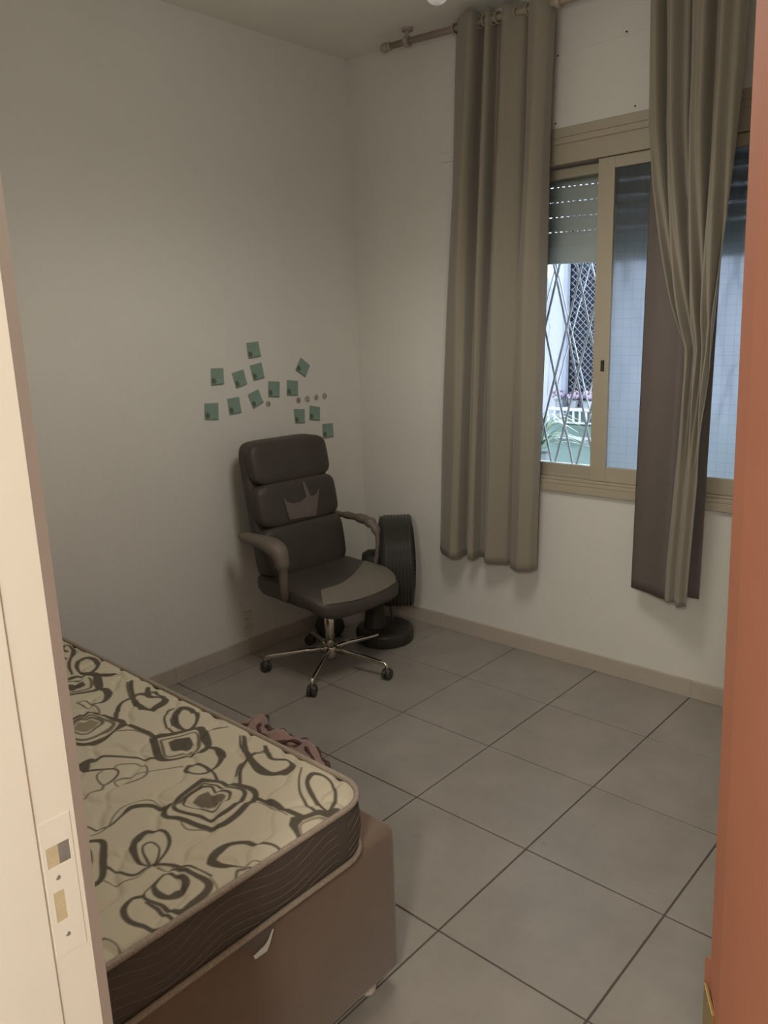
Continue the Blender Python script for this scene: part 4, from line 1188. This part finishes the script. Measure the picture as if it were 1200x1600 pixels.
# ================================================================ notes and stickers on the wall
NOTES = [
 ([(-1.06, 1.309), (-0.98, 1.305), (-0.988, 1.225), (-1.066, 1.234)], 'pale green sticky note farthest from the corner, lowest at that end'),
 ([(-1.008, 1.468), (-0.935, 1.466), (-0.94, 1.39), (-1.014, 1.389)], 'upright green sticky note above the one farthest from the corner'),
 ([(-0.889, 1.439), (-0.816, 1.453), (-0.802, 1.381), (-0.869, 1.365)], 'tilted green sticky note in the upper row, second from the bed end'),
 ([(-0.927, 1.319), (-0.855, 1.323), (-0.848, 1.246), (-0.921, 1.242)], 'slightly tilted green sticky note in the lower row, second from the bed end'),
 ([(-0.777, 1.468), (-0.702, 1.481), (-0.69, 1.405), (-0.76, 1.394)], 'tilted green sticky note right below the topmost note'),
 ([(-0.802, 1.33), (-0.733, 1.35), (-0.707, 1.284), (-0.774, 1.258)], 'strongly tilted green sticky note beside the lone round sticker'),
 ([(-0.789, 1.578), (-0.713, 1.583), (-0.704, 1.511), (-0.783, 1.502)], 'topmost of the green sticky notes'),
 ([(-0.666, 1.386), (-0.591, 1.378), (-0.6, 1.3), (-0.673, 1.309)], 'upright bluish green sticky note in the middle of the cluster'),
 ([(-0.542, 1.383), (-0.466, 1.374), (-0.474, 1.298), (-0.55, 1.306)], 'upright green sticky note just above the row of round stickers'),
 ([(-0.439, 1.493), (-0.375, 1.448), (-0.414, 1.389), (-0.482, 1.431)], 'green sticky note turned onto its corner like a diamond'),
 ([(-0.507, 1.231), (-0.429, 1.224), (-0.436, 1.151), (-0.504, 1.156)], 'green sticky note below the reddish round sticker'),
 ([(-0.393, 1.239), (-0.318, 1.224), (-0.326, 1.152), (-0.402, 1.164)], 'green sticky note below the dark-striped round sticker'),
 ([(-0.307, 1.131), (-0.228, 1.128), (-0.229, 1.053), (-0.309, 1.054)], 'lowest green sticky note, closest to the room corner'),
]
for q, lab in NOTES:
    P = [Vector((0, a, b)) for a, b in q]
    nb = MB()
    rows = []
    for i in range(6):
        t = i / 5
        L0 = P[0].lerp(P[3], t); R0 = P[1].lerp(P[2], t)
        rows.append([(0.0012 + 0.004 * max(0, t - 0.5) ** 2 * 4 + 0.0006 * math.sin(k + i), *(L0.lerp(R0, k / 5))[1:]) for k in range(6)])
    no = nb.grid(rows).obj('sticky_note', 'note', None, thick=0.0006)
    tag(no, lab, 'sticky note', 'green sticky notes on the wall')
    def on(s, t): return P[0].lerp(P[1], s).lerp(P[3].lerp(P[2], s), t)
    mk = MB()
    blob = [(0.06, 0.90), (0.05, 0.70), (0.10, 0.58), (0.22, 0.56), (0.34, 0.66), (0.38, 0.80), (0.30, 0.90)]
    mk.add([(0.0012 + 0.004 * max(0, t - 0.5) ** 2 * 4 + 0.0014, on(s, t).y, on(s, t).z) for s, t in blob], [tuple(range(len(blob)))])
    mk.obj('printed_mark', 'note_mark', no)
    mk = MB()
    ln = [(0.04, 0.94), (0.9, 0.94), (0.9, 0.97), (0.04, 0.97)]
    mk.add([(0.0012 + 0.004 * max(0, t - 0.5) ** 2 * 4 + 0.0014, on(s, t).y, on(s, t).z) for s, t in ln], [(0, 1, 2, 3)])
    mk.obj('printed_line', 'note_mark', no)
M['st_a'] = mat('sticker_tan', (0.38, 0.32, 0.26), 0.6)
M['st_b'] = mat('sticker_rose', (0.40, 0.28, 0.25), 0.6)
M['st_c'] = mat('sticker_pale', (0.44, 0.385, 0.34), 0.6)
M['st_d'] = mat('sticker_dark', (0.19, 0.145, 0.12), 0.6)
ST = [(-0.676, 1.273, 0.0155, 'st_a', 'lone tan round sticker near the tilted note'),
      (-0.470, 1.273, 0.0165, 'st_b', 'reddish round sticker, first of the row of four'),
      (-0.408, 1.274, 0.0185, 'st_c', 'round sticker with dark spots, second of the row of four'),
      (-0.343, 1.277, 0.017, 'st_c', 'round sticker with a dark diagonal stripe, third of the row'),
      (-0.281, 1.279, 0.017, 'st_a', 'pale round sticker nearest the corner')]
for k, (y, z, r, mt_, lab) in enumerate(ST):
    mt = Matrix.Translation((0.0005, y, z)) @ Matrix.Rotation(PI / 2, 4, 'Y')
    so = MB().lathe([(r, 0), (r, 0.0012), (r * 0.9, 0.0016), (0.0, 0.0017)], 20, mt).obj('round_sticker', mt_)
    tag(so, lab, 'sticker', 'round stickers on the wall')
    def spot(dy, dz, w, h, a=0):
        pts = []
        for q in range(8):
            an = 2 * PI * q / 8
            p, s = w * math.cos(an), h * math.sin(an)
            pts.append((0.0026, y + dy + p * math.cos(a) - s * math.sin(a), z + dz + p * math.sin(a) + s * math.cos(a)))
        MB().add(pts, [tuple(range(8))]).obj('printed_spot', 'st_d', so)
    if k == 0: spot(0.008, -0.002, 0.004, 0.008)
    if k == 1: spot(-0.001, 0.0, 0.008, 0.008)
    if k == 2: spot(0.004, 0.009, 0.004, 0.005); spot(0.005, -0.010, 0.008, 0.004); spot(-0.008, 0.004, 0.003, 0.004)
    if k == 3: spot(0.001, 0.0, 0.016, 0.004, 0.9)
    if k == 4: spot(0.010, 0.0, 0.003, 0.005)

# wall outlet above the skirting
out = empty('wall_outlet', (0.0, -0.908, 0.17))
tag(out, 'off-white double wall outlet above the skirting', 'outlet')
MB().box(0.0, 0.008, -0.034, 0.034, -0.062, 0.062).obj('cover_plate', 'outlet', out, bevel=0.003)
for dz in (0.022, -0.022):
    MB().box(0.008, 0.0092, -0.018, 0.018, dz - 0.016, dz + 0.016).obj('socket', 'outlet', out, bevel=0.002)
    for dy in (-0.007, 0.007):
        MB().box(0.0088, 0.0098, dy - 0.0015, dy + 0.0015, dz - 0.005, dz + 0.005).obj('slot', 'dark_hole', out)

# bare bulb hanging from the ceiling, at the top edge of the picture
bu = empty('hanging_bulb', (1.755, -1.50, H))
tag(bu, 'opal white light bulb hanging from the ceiling, top edge', 'light bulb')
zb = 2.409 - H
MB().lathe([(0.0, zb), (0.012, zb + 0.002), (0.022, zb + 0.008), (0.029, zb + 0.018), (0.032, zb + 0.032), (0.029, zb + 0.05), (0.02, zb + 0.07), (0.015, zb + 0.085)], 28).obj('bulb', 'bulb', bu, smooth=True)
MB().lathe([(0.016, zb + 0.083), (0.021, zb + 0.09), (0.021, zb + 0.14), (0.008, zb + 0.15)], 20).obj('socket', 'plastic', bu, smooth=False)
MB().tube([(0, 0, zb + 0.148), (0, 0, 0.0)], 0.0035, 8).obj('cord', 'cord', bu)
for nm, kind, pw in (('fill_spot', 'SPOT', 30.0), ('fill_point', 'POINT', 14.5)):  # added fill lights for the room, placed at the unlit bulb
    sd = bpy.data.lights.new(nm, kind)
    sd.energy = pw
    sd.color = (1.0, 0.955, 0.875)
    sd.shadow_soft_size = 0.26
    if kind == 'SPOT':
        sd.spot_size = math.radians(176)
        sd.spot_blend = 0.45
    so = bpy.data.objects.new(nm, sd)
    so.location = (0, 0, zb - 0.004)
    C.objects.link(so)
    so.parent = bu
MB().lathe([(0.045, -0.001), (0.043, -0.018), (0.012, -0.026)], 20).obj('ceiling_rose', 'outlet', bu, smooth=False)
